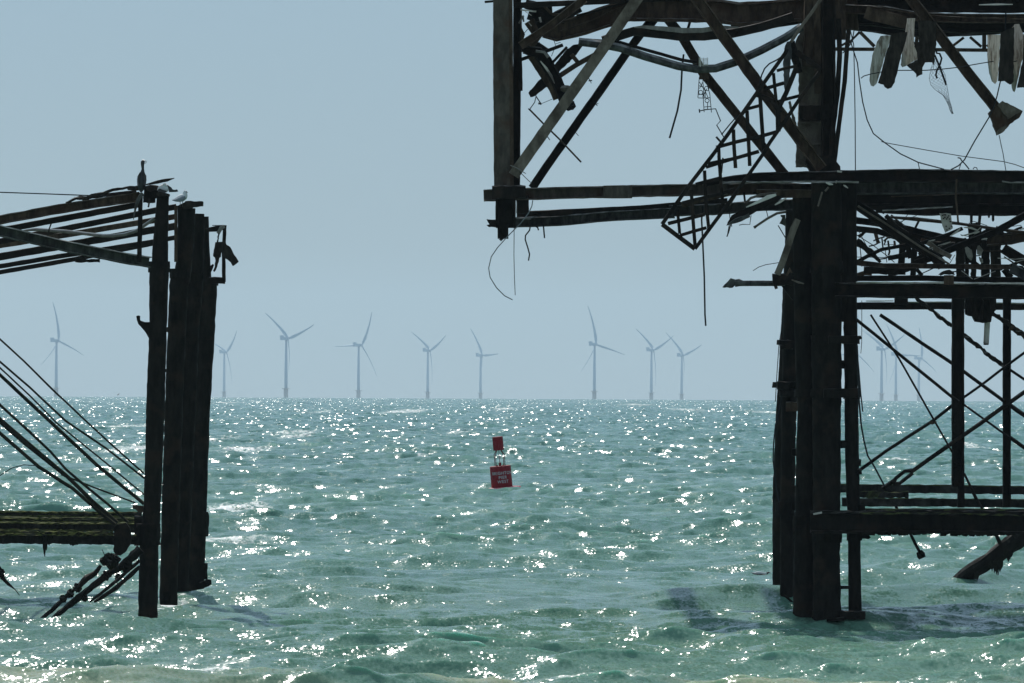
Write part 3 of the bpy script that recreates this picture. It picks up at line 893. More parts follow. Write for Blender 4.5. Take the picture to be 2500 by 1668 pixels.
# cormorant, bill open, on the top girder
Yc = DA + 0.2
cb = place("black cormorant standing upright with open bill on the top girder", 'bird', P(*Zb(400, 900), Yc), 'cormorant')
part(cb, 'body', body_mesh(Zb, .0893, [(385, 1000, 60), (390, 930, 150), (395, 850, 225), (400, 760, 250), (405, 660, 268), (408, 580, 250), (418, 500, 180), (428, 440, 110), (434, 370, 74), (428, 300, 84), (425, 230, 100), (432, 180, 112), (450, 150, 92), (480, 160, 60)], Yc), 'feather_black')
g = Geo(); stick(g, Zb, .0893, [(470, 152, 50), (500, 150, 26), (552, 157, 8)], 10, Yc, 0.012, 'r6'); part(cb, 'bill', g, 'bill')
g = Geo(); stick(g, Zb, .0893, [(465, 195, 40), (500, 205, 24), (545, 188, 6)], 10, Yc, 0.012, 'r6'); part(cb, 'bill', g, 'bill')
g = Geo(); stick(g, Zb, .0893, [(440, 460, 40), (490, 560, 90), (495, 680, 80), (470, 800, 40)], 10, Yc - 0.07, 0.09, 'r8'); part(cb, 'wing', g, 'feather_brown')
g = Geo(); stick(g, Zb, .0893, [(360, 470, 30), (320, 580, 76), (312, 700, 70), (335, 820, 34)], 10, Yc - 0.06, 0.09, 'r8'); part(cb, 'wing', g, 'feather_brown')
for xx in (350, 450):
    g = Geo(); stick(g, Zb, .0893, [(xx, 860, 30), (xx, 925, 20), (xx + 14, 935, 26)], 20, Yc, 0.03, 'r6'); part(cb, 'leg', g, 'feather_black')

# standing gull
Yg = DB - 0.6
gb = place("white gull with grey wings standing on the capped pile, facing right", 'bird', P(*Zb(1490, 1400), Yg), 'gull')
part(gb, 'body', body_mesh(Zb, .0893, [(1225, 1215, 14), (1290, 1210, 60), (1360, 1195, 130), (1440, 1175, 190), (1520, 1150, 210), (1575, 1110, 180), (1590, 1060, 130), (1580, 1010, 110), (1585, 985, 96), (1620, 990, 60)], Yg), 'feather_white')
g = Geo(); stick(g, Zb, .0893, [(1600, 1140, 80), (1520, 1185, 150), (1420, 1210, 130), (1320, 1230, 60), (1240, 1222, 16)], 60, Yg - 0.07, 0.07, 'r8'); part(gb, 'wing', g, 'feather_grey')
g = Geo(); stick(g, Zb, .0893, [(1600, 1140, 80), (1520, 1185, 150), (1420, 1210, 130), (1320, 1230, 60), (1240, 1222, 16)], 60, Yg + 0.07, 0.07, 'r8'); part(gb, 'wing', g, 'feather_grey')
g = Geo(); stick(g, Zb, .0893, [(1615, 995, 50), (1640, 1003, 30), (1672, 1010, 6)], 10, Yg, 0.015, 'r6'); part(gb, 'bill', g, 'bill')
for xx in (1455, 1520):
    g = Geo(); stick(g, Zb, .0893, [(xx, 1250, 24), (xx, 1405, 14)], 12, Yg, 0.012, 'r6'); part(gb, 'leg', g, 'bill')

# crouched gull on the nearest pile, black wings to the right
Yk = DA - 0.1
kb = place("crouched gull with white back and black wing tips on the nearest left pile", 'bird', P(*Zb(1010, 1030), Yk), 'gull')
part(kb, 'body', body_mesh(Zb, .0893, [(850, 960, 60), (900, 900, 140), (960, 890, 210), (1030, 890, 240), (1100, 905, 210), (1150, 930, 120)], Yk, 0.8), 'feather_white')
g = Geo(); plate(g, Zb, [(1100,800),(1160,835),(1220,880),(1240,920),(1290,938),(1370,925),(1400,980),(1340,995),(1150,1002),(1140,930)], Yk - 0.06, 0.10); part(kb, 'wing', g, 'feather_black', False)
g = Geo(); plate(g, Zb, [(840,930),(900,900),(960,930),(1060,960),(1100,1000),(1020,1020),(900,990),(850,1000)], Yk - 0.13, 0.06); part(kb, 'wing', g, 'feather_brown', False)
g = Geo(); stick(g, Zb, .0893, [(980, 800, 60), (1040, 790, 90), (1085, 830, 60)], 60, Yk - 0.05, 0.09, 'r8'); part(kb, 'head', g, 'feather_white')

# swimming gull left of the big column
Zs = reg(1800, 1370, .04255)
Ys = 249.0
off = P(*Zs(1250, 800), Ys)
sb = place("white-backed gull with dark head swimming just left of the big column", 'bird', tuple(off), 'gull')
part(sb, 'body', body_mesh(Zs, .04255, [(770, 655, 20), (850, 680, 60), (960, 720, 110), (1150, 700, 200), (1300, 700, 190), (1500, 720, 150), (1620, 730, 120), (1690, 720, 110)], Ys, 1.0), 'feather_white')
part(sb, 'head', body_mesh(Zs, .04255, [(1670, 780, 70), (1700, 720, 120), (1740, 680, 130), (1800, 660, 100), (1850, 672, 50), (1960, 690, 14)], Ys, 0.9), 'feather_brown')
g = Geo(); stick(g, Zs, .04255, [(820, 668, 20), (960, 740, 60), (1150, 760, 80), (1400, 770, 70), (1600, 790, 40)], 40, Ys - 0.06, 0.06, 'r8'); part(sb, 'wing', g, 'feather_brown')

# bird flying low over the horizon
Yf = 900.0; Zf = reg(255, 935, .0319)
fb = place("tiny distant bird in flight just above the horizon, left of the left piles", 'bird', P(*Zf(1040, 900), Yf), 'flying_bird')
g = Geo(); stick(g, Zf, .0319, [(1005, 970, 20), (1015, 925, 50), (1050, 880, 60), (1085, 850, 50), (1125, 835, 14)], 50, Yf, 0.18, 'r8'); part(fb, 'body', g, 'feather_brown')
g = Geo(); stick(g, Zf, .0319, [(1050, 880, 30), (1120, 850, 30), (1230, 800, 8)], 30, (Yf, Yf + 0.3), 0.03, 'r6'); part(fb, 'wing', g, 'feather_mid')

# ------------------------------------------------------------------ right pier ruin
R4 = reg(1170, 0, .2553); R5 = reg(1700, 0, .2551); R6 = reg(2050, 0, .2742)
R7 = reg(1170, 380, .2806); R8 = reg(1600, 380, .2806)
T1 = reg(2050, 400, .2679); T2 = reg(1850, 780, .287); T3 = reg(1850, 1200, .2984)
Q4 = reg(1880, 1180, .2296); Q2 = reg(2050, 520, .1276); Q7 = reg(2250, 480, .1276); Q8 = reg(1880, 380, .15306); Q3 = reg(1880, 600, .1659); Q6 = reg(1180, 0, .1148)
E1, E2, E3, E4, E5 = 208.5, 208.9, 208.7, 231.0, 246.0
rp = thing('pier_ruin', "large right ruin with thick pile cluster carrying collapsed deck trusses out of frame", 'pier', tuple(P(2019, 1512, E1)))

# ---- piles
pile(rp, E1, [(2019, 1514, 70), (2018, 1400, 66), (2018, 1180, 68), (2018, 1000, 72), (2018, 700, 74), (2018, 447, 74)], None,
     [(2019, 1290, 74, 70), (2019, 960, 80, 22), (2018, 828, 80, 18), (2018, 652, 84, 30), (2019, 1500, 78, 20)])
pile(rp, E2, [(1961, 1512, 50), (1964, 1300, 50), (1966, 1150, 48), (1968, 1000, 42), (1963, 800, 48), (1960, 470, 52)], None,
     [(1962, 1290, 54, 60), (1965, 960, 50, 20), (1960, 660, 56, 40)])
pile(rp, E3, [(2088, 1512, 32), (2085, 1300, 31), (2080, 1100, 35), (2078, 950, 33), (2076, 800, 34), (2074, 447, 34)], None,
     [(2092, 1510, 44, 10), (2086, 1290, 40, 60), (2080, 962, 42, 24), (2078, 832, 44, 16), (2086, 1130, 34, 16)])
pile(rp, E4, [(1921, 1458, 34), (1923, 1200, 36), (1926, 1000, 38), (1934, 700, 40), (1938, 500, 40)], None,
     [(1916, 1240, 46, 30), (1924, 940, 44, 22)])
pile(rp, E5, [(1904, 1424, 36), (1906, 1200, 40), (1914, 1000, 38), (1924, 820, 36), (1932, 640, 36), (1940, 500, 34)], None,
     [(1908, 940, 46, 14), (1918, 836, 44, 12)])
mb0 = member(rp, 'packing', S, 1, [(2053, 440), (2054, 786)], 26, E1 + 0.2, 'pile', 0.3, 'box', 0.05)
# clamps, wedges and ties between the piles
def mb(name, R, s, pts, w, Y, mat='black', **k): return member(rp, name, R, s, pts, w, Y, mat, **k)
mb('clamp', T2, .287, [(600, 175), (845, 172)], 66, E1 - 0.5, 'pile', d=0.4, jag=0.08)
mb('clamp', T2, .287, [(560, 628), (870, 625)], 76, E1 - 0.5, 'pile', d=0.4, jag=0.08)
mb('clamp', T2, .287, [(690, 1062), (760, 1062)], 60, E1 + 0.2, 'pile', d=0.3, jag=0.1)
mb('clamp', T2, .287, [(690, 380), (760, 385)], 70, E1 + 0.3, 'pile', d=0.3, jag=0.1)
mb('clamp', Q4, .2296, [(745, 430), (850, 430)], 170, E1 + 0.2, 'pile', d=0.3, jag=0.06)
mb('clamp', Q4, .2296, [(740, 1108), (860, 1108)], 36, E1 + 0.2, 'pile', d=0.2, jag=0.12)
mb('clamp', Q4, .2296, [(740, 1395), (1010, 1400)], 84, E1, 'pile', d=0.5, jag=0.1)
mb('clamp', Q4, .2296, [(600, 1452), (790, 1440)], 34, E1 - 0.35, 'pile', d=0.5, jag=0.1)
mb('clamp_bolt', T2, .287, [(835, 158, 40), (868, 158, 50), (872, 170, 36)], 50, E3 - 0.1, 'pile', sec='r8', jag=0.15, step=0.08)
mb('clamp_bolt', T2, .287, [(835, 1215), (876, 1210)], 44, E3 - 0.1, 'pile', sec='r8', jag=0.15, step=0.08)
mb('clamp_bolt', T2, .287, [(845, 1295), (884, 1292)], 54, E3 - 0.1, 'pile', sec='r8', jag=0.15, step=0.08)
mb('clamp', T2, .287, [(178, 198), (330, 192)], 34, E4 - 0.4, 'black', d=0.4, jag=0.2, step=0.1)
mb('clamp', T2, .287, [(188, 236), (300, 230)], 40, E4 - 0.45, 'black', d=0.4, jag=0.2, step=0.1)
mb('clamp', T2, .287, [(164, 562), (320, 560)], 60, E4 - 0.4, 'pile', d=0.4, jag=0.12, step=0.1)
mb('clamp', T2, .287, [(186, 632), (350, 640)], 50, E4 - 0.4, 'pile', d=0.4, jag=0.12, step=0.1)
mb('clamp', T2, .287, [(240, 740), (350, 740)], 80, E4 - 0.3, 'brown', d=0.3, jag=0.06, step=0.1)
mb('clamp', T2, .287, [(290, 1130), (360, 1130)], 60, E4 - 0.3, 'pile', d=0.3, jag=0.1)
mb('clamp', T2, .287, [(300, 560), (360, 560)], 110, E4 + 0.1, 'pile', d=0.3, jag=0.1)
mb('clamp', Q4, .2296, [(230, 420), (270, 420)], 190, E4, 'pile', d=0.3, jag=0.1)
mb('clamp', Q4, .2296, [(225, 60), (268, 60)], 70, E4, 'pile', d=0.3, jag=0.1)
mb('clamp', Q4, .2296, [(225, 210), (268, 210)], 150, E4, 'pile', d=0.3, jag=0.1)
mb('clamp_bolt', Q3, .1659, [(182, 850), (215, 850)], 110, E5 - 0.3, 'pile', sec='r8', jag=0.1, step=0.1)
mb('hanging_strut', Q4, .2296, [(150, 1190), (210, 1240), (265, 1290)], 26, E4 - 0.6, 'pile', sec='r6', jag=0.1)
panel(rp, 'bracket', T3, [(835,300),(880,310),(900,340),(925,378),(905,390),(845,386)], E3 - 0.2, 0.3, 'pile')
panel(rp, 'bracket', T3, [(835,110),(880,112),(875,150),(862,165),(835,165)], E3 - 0.1, 0.2, 'pile')

# ---- upper column above the deck
panel(rp, 'pale_column', R5, [(955,1600),(962,1440),(975,1200),(985,960),(985,730),(960,560),(940,430),(1000,300),(1060,150),(1100,-60),(1220,-60),(1220,1600)], E1 + 0.4, 0.5, 'grey', label="scorched grey column with square mouldings")
for y0, y1 in ((640, 700), (1010, 1150), (1170, 1180), (1365, 1385)):
    panel(rp, 'moulding', R5, [(1030 if y0 < 900 else 985, y0), (1195, y0), (1195, y1), (1030 if y0 < 900 else 985, y1)], E1 + 0.25, 0.15, 'black' if y0 in (1010,) else 'grey')
mb('post', R5, .2551, [(1265, -80), (1262, 1540)], 130, E1 - 0.1, 'black', d=0.6, sec='I', jag=0.02)
mb('post', R5, .2551, [(1085, -80), (1090, 300), (1060, 640)], 110, E1 + 0.1, 'brown', d=0.3, sec='I', jag=0.05)
mb('post', R5, .2551, [(1150, -80), (1165, 560), (1165, 900)], 70, E1 + 0.05, 'brown', d=0.2, jag=0.04)
mb('post', R5, .2551, [(1380, -80), (1375, 380)], 110, E1 + 0.3, 'brown', d=0.3, jag=0.05)
mb('post', R5, .2551, [(1460, -60), (1480, 290)], 150, E1 + 0.8, 'brown', d=0.3, jag=0.05)
mb('curved_strut', R5, .2551, [(1360, 180), (1372, 520), (1350, 900), (1300, 1300), (1290, 1560)], 46, E1 - 0.25, 'black', d=0.2, jag=0.03, step=0.15)
mb('curved_strut', R5, .2551, [(1460, 280), (1442, 450), (1420, 780), (1375, 1120), (1330, 1480), (1318, 1560)], 42, E1 - 0.4, 'black', d=0.12, jag=0.03, step=0.15)
panel(rp, 'base_casting', Q8, [(560,0),(1030,0),(1030,55),(1075,110),(1118,170),(1125,250),(1150,262),(1140,285),(640,285),(640,240),(560,100)], E1 - 0.45, 0.8, 'black')
mb('strut', R5, .2551, [(1195, -10), (1090, 140), (1000, 260), (905, 405)], 30, E1 - 0.6, 'grey', d=0.06, label="thin pale strip running down from the frame top")  # lit edge of the column brace, put in as paler iron
mb('strut', R5, .2551, [(960, 500), (1060, 570), (1180, 660), (1150, 740)], 50, E1 - 0.3, 'black', d=0.1, jag=0.1, step=0.1)
panel(rp, 'torn_plate', R5, [(850,440),(870,400),(905,395),(915,500),(900,640),(890,760),(850,870),(840,800),(832,640),(835,520)], E1 - 0.35, 0.05, 'bluegrey', 0.3)
panel(rp, 'torn_plate', R5, [(880,980),(900,960),(925,1080),(960,1180),(975,1290),(955,1260),(915,1130)], E1 + 0.2, 0.05, 'grey', 0.3)
mb('strut', R5, .2551, [(905, 400), (960, 620), (980, 700)], 70, E1 - 0.15, 'black', d=0.1, jag=0.1, step=0.1)

# ---- left upright of the upper frame
mb('post', R4, .2553, [(222, -80), (222, 600), (225, 1020), (230, 1780)], 176, E1, 'drab', d=0.30, sec='sq', jag=0.015, label="broad weathered post at the broken left end")
mb('post', R4, .2553, [(300, -80), (305, 600), (312, 1780)], 36, E1 + 0.05, 'brown', d=0.42, sec='sq', jag=0.02)
mb('post', R4, .2553, [(362, -80), (362, 580), (352, 1780)], 76, E1 + 0.5, 'black', d=0.4, sec='I', jag=0.02)
mb('post', R4, .2553, [(392, 380), (398, 600), (404, 870)], 22, E1 + 0.6, 'black', jag=0.15, step=0.12)
mb('spike', R4, .2553, [(52, 20), (140, 12)], 22, E1 - 0.1, 'black')
mb('clamp', R7, .2806, [(112, 320), (405, 315)], 112, E1 - 0.45, 'black', d=0.3, jag=0.06, step=0.12)
mb('stub', R7, .2806, [(232, 350), (232, 630)], 176, E1 - 0.05, 'pile', d=0.5, sec='I', jag=0.02)
mb('stub', R7, .2806, [(208, 600), (206, 724)], 94, E1 - 0.1, 'pile', d=0.4, sec='I', jag=0.03)
mb('stub', R7, .2806, [(375, 350), (378, 500)], 108, E1 + 0.6, 'pile', d=0.5, jag=0.03)
mb('stub', R7, .2806, [(190, 715), (205, 732)], 46, E1 - 0.1, 'pile', d=0.2, jag=0.2)
mb('strip', R7, .2806, [(327, 400), (328, 548), (450, 552)], 7, E1 - 0.35, 'palepipe', d=0.04)
# ---- lower chords running right to the piles
mb('chord', R7, .2806, [(38, 348), (900, 320), (1700, 302), (2160, 290)], 104, E1 + 0.35, 'drab', d=0.3, sec='C', jag=0.02, step=0.3, label="long brown-grey chord jutting left of the upright")
mb('chord', R8, .2806, [(520, 300), (900, 285), (1420, 300)], 110, E1 + 0.45, 'brown', d=0.35, sec='C', jag=0.03)
mb('splice_plate', R7, .2806, [(1080, 318), (1330, 314)], 112, E1 + 0.1, 'drab', d=0.04, jag=0.02)
mb('chord', R7, .2806, [(330, 520), (900, 490), (1400, 465), (2160, 400)], 62, E1 + 2.2, 'black', d=0.3, jag=0.02)
mb('chord', R7, .2806, [(300, 582), (700, 570), (1100, 530), (1500, 508), (1700, 500)], 88, E1 + 1.4, 'bluegrey', d=0.35, sec='C', jag=0.03, step=0.3, label="lower blue-grey chord bent upward to the right")
mb('chord', R8, .2806, [(120, 480), (500, 470), (860, 440), (1240, 425)], 96, E1 + 1.5, 'bluegrey', d=0.35, sec='C', jag=0.05, step=0.2)
panel(rp, 'torn_flange', R7, [(62,555),(160,555),(160,625),(85,622),(62,604),(88,598),(74,575)], E1 - 0.2, 0.12, 'black')
mb('chord', R8, .2806, [(230, 430), (420, 375), (700, 310), (900, 290)], 50, E1 + 0.9, 'brown', d=0.2, jag=0.1, step=0.15)
mb('chord', R8, .2806, [(880, 330), (1420, 335)], 70, E1 + 0.3, 'brown', d=0.25, jag=0.05)

# ---- deck girder band right of the piles
mb('deck_girder', R8, .2806, [(440, 252, 34), (600, 212, 52), (830, 192, 80), (1150, 186, 92), (1640, 182, 96)], 80, E1 - 0.75, 'black', d=0.3, sec='C', jag=0.02, step=0.25, label="front deck girder curling down at its left end")
mb('ledge_and_lit_edge', R8, .2806, [(580, 235, 20), (700, 232), (1000, 232), (1270, 228), (1770, 232)], 14, E1 - 0.98, 'palepipe', d=0.12, jag=0.3, step=0.12)  # pale strip puts in the lit lower edge of the girder
mb('deck_girder', T1, .2679, [(-40, 118), (700, 106), (1720, 122)], 116, E1 - 0.5, 'black', d=0.3, sec='C', jag=0.02, step=0.3)
mb('deck_girder', T1, .2679, [(100, 222), (900, 215), (1720, 220)], 116, E1 + 0.4, 'bluegrey', d=0.3, sec='C', jag=0.03, step=0.3)
mb('deck_girder', T1, .2679, [(100, 325), (900, 325), (1720, 325)], 112, E1 + 3, 'black', d=0.3, sec='I', jag=0.03, step=0.3)
mb('deck_girder', T1, .2679, [(330, 395), (700, 420), (1720, 420)], 104, E1 + 8, 'black', d=0.4, sec='I', jag=0.04, step=0.3)
mb('deck_girder', T1, .2679, [(150, 300), (420, 420)], 90, E1 + 5, 'black', d=0.3, jag=0.04)
mb('ledge_and_lit_edge', T1, .2679, [(390, 428), (700, 412), (1030, 392)], 12, E1 - 0.2, 'palepipe', d=0.08, jag=0.3, step=0.12)  # lit line across the girders, put in as a pale strip
mb('ledge_and_lit_edge', T1, .2679, [(470, 300), (900, 285), (1200, 270)], 6, E1 - 0.1, 'brown', d=0.08, jag=0.3, step=0.15)
mb('ledge_and_lit_edge', T1, .2679, [(1480, 160), (1560, 172), (1700, 168)], 12, E1 - 0.8, 'palepipe', d=0.06, jag=0.3, step=0.12)
mb('hanger', T1, .2679, [(1066, 140), (1058, 300), (1072, 440), (1080, 540)], 17, E1 - 0.9, 'brown', d=0.05)
for x, y0, y1, w in ((1200, 440, 545, 24), (1360, 440, 495, 18), (1398, 440, 527, 22)):
    mb('hanger', T1, .2679, [(x, y0), (x, y1 - 12, w), (x, y1, w * .3)], w, E1 + 2, 'black', d=0.12)

# ---- big diagonals of the upper frame
mb('diagonal', R4, .2553, [(1545, -60), (1100, 585), (760, 1065), (400, 1575), (330, 1680)], 104, E1 - 0.5, 'grey', d=0.12, sec='sq', jag=0.012, label="broad pale diagonal from the frame top to the left clamp")
mb('diagonal', R4, .2553, [(1760, 60), (1600, 250), (1400, 520), (1100, 950), (640, 1600), (505, 1800)], 78, E1 + 1.3, 'black', d=0.2, sec='C', jag=0.02)
mb('diagonal', R5, .2551, [(-30, -60), (300, 400), (640, 870), (1000, 1350), (1200, 1620)], 112, E1 - 0.7, 'brown', d=0.18, sec='C', jag=0.02, label="brown diagonal running down right to the column foot")
mb('diagonal', R5, .2551, [(-300, 150), (-150, 330), (60, 690), (420, 1140), (620, 1390), (860, 1690)], 88, E1 + 1.4, 'brown', d=0.18, sec='C', jag=0.02)

# ---- top chord of the upper frame
mb('top_chord', R4, .2553, [(330, 52), (840, 32), (1440, 0), (2400, -40)], 50, E1 + 0.2, 'black', d=0.3, jag=0.03)
mb('top_chord', R4, .2553, [(330, -30), (1200, -40)], 60, E1 + 0.4, 'black', d=0.3, jag=0.03)
mb('diagonal', R4, .2553, [(395, 440), (700, 235), (1010, -10)], 80, E1 - 0.2, 'brown', d=0.15, sec='C', jag=0.03)
mb('fallen_girder', R4, .2553, [(600, 330, 60), (720, 310, 180), (1000, 235, 200), (1250, 150, 210), (1480, 90, 200)], 210, E1 + 0.8, 'brown', d=0.35, sec='I', jag=0.02, step=0.25, label="deep rusted plate girder slumping to the left")
mb('fallen_girder', R4, .2553, [(560, 265), (760, 160), (960, 60)], 110, E1 + 1.2, 'black', d=0.2, jag=0.06, step=0.2)
mb('fallen_girder', R5, .2551, [(-680, 90), (0, 100), (250, 110), (400, 135), (600, 130), (820, 110), (1100, 85)], 226, E1 + 1.0, 'brown', d=0.35, sec='I', jag=0.015, step=0.3)
mb('chord', R5, .2551, [(330, 250), (560, 250), (780, 200), (1100, 150)], 120, E1 + 1.6, 'black', d=0.3, jag=0.03)
mb('ledge_and_lit_edge', R4, .2553, [(780, 300), (1000, 225), (1240, 120), (1400, 55)], 12, E1 + 0.55, 'brown', d=0.08, jag=0.2, step=0.2)
mb('ledge_and_lit_edge', R4, .2553, [(930, 150), (1150, 95), (1400, 20)], 20, E1 + 0.5, 'black', d=0.12, jag=0.1, step=0.2)
mb('sagging_girder', R4, .2553, [(1180, 390), (1330, 345), (1480, 300), (1600, 310), (1900, 345), (2150, 345), (2420, 320), (2700, 260), (3000, 160)], 84, E1 - 0.1, 'black', d=0.35, sec='box', jag=0.02, step=0.2, label="upper sagging girder bowed between the frame posts")
mb('flange', R4, .2553, [(1480, 262, 10), (1560, 258, 28), (1700, 270, 40), (1940, 293, 48), (2130, 292, 46), (2300, 262, 40), (2480, 262, 10)], 40, E1 - 0.42, 'palepipe', d=0.10, sec='sq', jag=0.04, step=0.12, label="sunlit top edge of the upper sagging girder, painted pale")  # lit top of the girder painted grey-white
mb('sagging_girder', R4, .2553, [(950, 400), (1200, 430), (1350, 460), (1600, 545), (1900, 632), (2080, 662), (2260, 655), (2450, 595), (2700, 480), (2930, 360), (3080, 260)], 84, E1 - 0.3, 'bluegrey', d=0.3, sec='r8', jag=0.02, step=0.15, smooth=False, label="lower sagging girder like a hammock under the frame")
mb('flange', R4, .2553, [(1000, 380), (1350, 408), (1640, 490), (1940, 575), (2080, 598)], 26, E1 + 0.1, 'black', d=0.4, jag=0.04, step=0.2)
mb('binding', R5, .2551, [(35, 545), (38, 640)], 8, E1 - 0.55, 'pale', d=0.04)
g = Geo()
for i in range(7): stick(g, R5, .2551, [(25, 560 + i * 11), (70, 566 + i * 11), (112, 558 + i * 11)], 5, E1 - 0.52, 0.05, 'r6', 0.2)
stick(g, R5, .2551, [(26, 552), (26, 634)], 5, E1 - 0.52, 0.05, 'r6'); stick(g, R5, .2551, [(68, 552), (68, 634)], 5, E1 - 0.52, 0.05, 'r6'); stick(g, R5, .2551, [(110, 552), (110, 634)], 5, E1 - 0.52, 0.05, 'r6')
o = g.make('wire_wrapping', M['pale'], rp)
mb('strap', R4, .2553, [(2150, 660), (2150, 760)], 90, E1 - 0.1, 'brown', d=0.2, jag=0.05)

# ---- clutter behind the left upright
for pts, w, mt in [([(375, 60), (380, 500)], 60, 'brown'), ([(440, 40), (640, 90), (660, 210)], 90, 'black'), ([(470, 130), (600, 170)], 120, 'black'), ([(480, 200), (560, 330), (480, 440)], 100, 'brown'),
                   ([(560, 180), (620, 260), (560, 330)], 70, 'black'), ([(620, 60), (700, 140), (820, 150)], 26, 'brown'), ([(640, 190), (760, 210), (900, 150)], 70, 'black'), ([(370, 460), (560, 440), (640, 500)], 80, 'black'),
                   ([(680, 10), (690, 200)], 30, 'black'), ([(560, 20), (580, 180)], 80, 'black'), ([(830, 10), (900, 200)], 50, 'black'), ([(380, 250), (420, 330), (390, 420)], 36, 'brown')]:
    mb('wreckage', R4, .2553, pts, w, E1 + RND.uniform(0.9, 1.8), mt, d=0.12, jag=0.08, step=0.12)
for pts, w in [([(395, 95), (545, 112)], 14), ([(440, 110), (500, 150)], 6), ([(380, 225), (425, 150)], 14), ([(415, 150), (425, 210)], 16), ([(470, 215), (500, 250)], 10), ([(578, 165), (590, 215)], 18)]:
    mb('splinter', R4, .2553, pts, w, E1 + 0.1, 'dirty_pale', d=0.05, jag=0.2, step=0.08)
mb('fallen_strut', R4, .2553, [(370, 580), (500, 535), (640, 490), (800, 430)], 34, E1 + 0.6, 'black', d=0.12, sec='L')
mb('fallen_strut', R4, .2553, [(700, 600), (840, 450)], 26, E1 + 0.9, 'black', d=0.1)
panel(rp, 'fallen_plank', R4, [(470,888),(600,740),(720,620),(840,470),(900,430),(1000,420),(900,560),(770,680),(760,700),(680,810),(560,895),(545,912),(490,930)], E1 + 0.5, 0.1, 'black')
mb('fallen_strut', R4, .2553, [(755, 735), (930, 620), (1130, 510)], 48, E1 + 0.35, 'brown', d=0.12, sec='L')
mb('fallen_strut', R4, .2553, [(880, 520), (945, 600)], 40, E1 + 0.4, 'brown', d=0.08)
mb('twisted_member', R4, .2553, [(420, 480, 60), (560, 500, 110), (640, 590, 120), (720, 740, 110), (790, 880, 110), (830, 960, 130), (880, 1020, 60)], 100, E1 + 0.2, 'black', d=0.3, sec='C', jag=0.06, step=0.1)
mb('twisted_member', R4, .2553, [(495, 540), (600, 700), (700, 850), (740, 950)], 66, E1 + 0.3, 'brown', d=0.15, sec='L', jag=0.05, step=0.12)
mb('flange', R4, .2553, [(585, 585, 8), (640, 650, 22), (690, 730, 20), (720, 800, 6)], 18, E1 - 0.0, 'dirty_pale', d=0.05, jag=0.1, step=0.1)  # lit streak on the twisted member, put in as a pale strip
mb('flange', R4, .2553, [(540, 490), (620, 500), (660, 550)], 24, E1 - 0.05, 'palepipe', d=0.05, jag=0.1, step=0.1)
g = Geo(); c = P(*R4(862, 1010), E1); blob(g, c, .12, .10, .11, .25, 3); g.make('knuckle', M['black'], rp)
g = Geo(); c = P(*R4(845, 850), E1 + .1); blob(g, c, .17, .12, .07, .25, 4); g.make('knuckle', M['grey'], rp)
for pts, w in [([(545, 915), (530, 980), (480, 1050)], 10), ([(545, 925), (590, 992)], 12), ([(565, 1000), (600, 990), (700, 948)], 6), ([(468, 1040), (490, 1055)], 14), ([(565, 985), (595, 1000)], 16),
               ([(1030, 725), (1060, 770)], 10), ([(1045, 775), (1080, 770)], 12), ([(1060, 770), (1072, 798)], 7), ([(1095, 975), (1130, 1015)], 8), ([(1110, 1000), (1140, 990)], 8),
               ([(905, 1250), (950, 1300)], 7), ([(640, 1290), (675, 1340)], 10), ([(690, 350), (720, 400), (730, 440), (690, 540)], 7), ([(730, 420), (780, 405)], 6), ([(570, 400), (610, 460)], 7), ([(580, 470), (625, 450)], 6), ([(410, 340), (465, 280)], 7)]:
    mb('spike', R4, .2553, pts, w, E1 + 0.3, 'cable', d=None, sec='r6')
mb('hanging_rod', R4, .2553, [(478, 1045), (610, 1180), (760, 1325), (975, 1552)], 19, E1 + 0.9, 'brown', sec='r6', jag=0.05)
mb('strut', R4, .2553, [(2020, 190), (1995, 280)], 26, E1 + 2, 'black')
mb('strut', R4, .2553, [(1650, 250), (1720, 160)], 40, E1 + 2, 'black')
mb('strut', R7, .2806, [(270, 85), (330, 110), (405, 157)], 8, E1 - 0.6, 'palepipe')
mb('loose_wire', R7, .2806, [(350, 140), (400, 190), (448, 235)], 7, E1 - 0.6, 'cable', sec='r6')

# ---- wreckage around the deck left of the piles
def gp(R, s, pts, w, Y, mat='black', name='wreckage', **k): return mb(name, R, s, pts, w, Y, mat, **k)
panel(rp, 'torn_plate', R8, [(618,612),(632,575),(660,520),(900,400),(1030,330),(1060,350),(1130,340),(1100,375),(900,480),(760,550)], E1 - 1.1, 0.12, 'black')
gp(R8, .2806, [(790, 450, 8), (880, 410, 22), (980, 362, 34), (1050, 340, 20)], 24, E1 - 1.25, 'pale', 'flange', d=0.05, jag=0.1, step=0.1)  # sunlit top of the torn plate, painted pale
gp(R8, .2806, [(630, 600, 10), (700, 570, 40), (820, 520, 34)], 30, E1 - 1.2, 'bluegrey', 'flange', d=0.05, jag=0.1, step=0.1)
gp(R8, .2806, [(780, 420), (830, 370), (920, 340), (1060, 330)], 22, E1 - 0.8, 'grey', d=0.1)
gp(R8, .2806, [(640, 430), (760, 240)], 26, E1 - 0.9, 'grey', d=0.08)
gp(R8, .2806, [(770, 320), (780, 400)], 18, E1 - 0.3, 'black')
gp(R8, .2806, [(850, 320), (950, 360)], 16, E1 - 0.3, 'black')
gp(R8, .2806, [(1040, 430, 10), (1090, 400, 22), (1140, 370, 10)], 18, E1 - 1.2, 'dirty_pale', d=0.05)
mb('bent_bar', R8, .2806, [(858, 628, 30), (880, 612, 22), (980, 545), (1060, 502), (1140, 490)], 24, E1 - 0.5, 'grey', sec='r8')
panel(rp, 'bracket', R8, [(1090,518),(1130,515),(1132,545),(1140,620),(1080,590),(1105,540),(1092,530)], E4 - 0.5, 0.1, 'teal')
mb('cable_clip', Q8, .15306, [(1060, 400), (1050, 440)], 20, E1 - 1, 'pale')
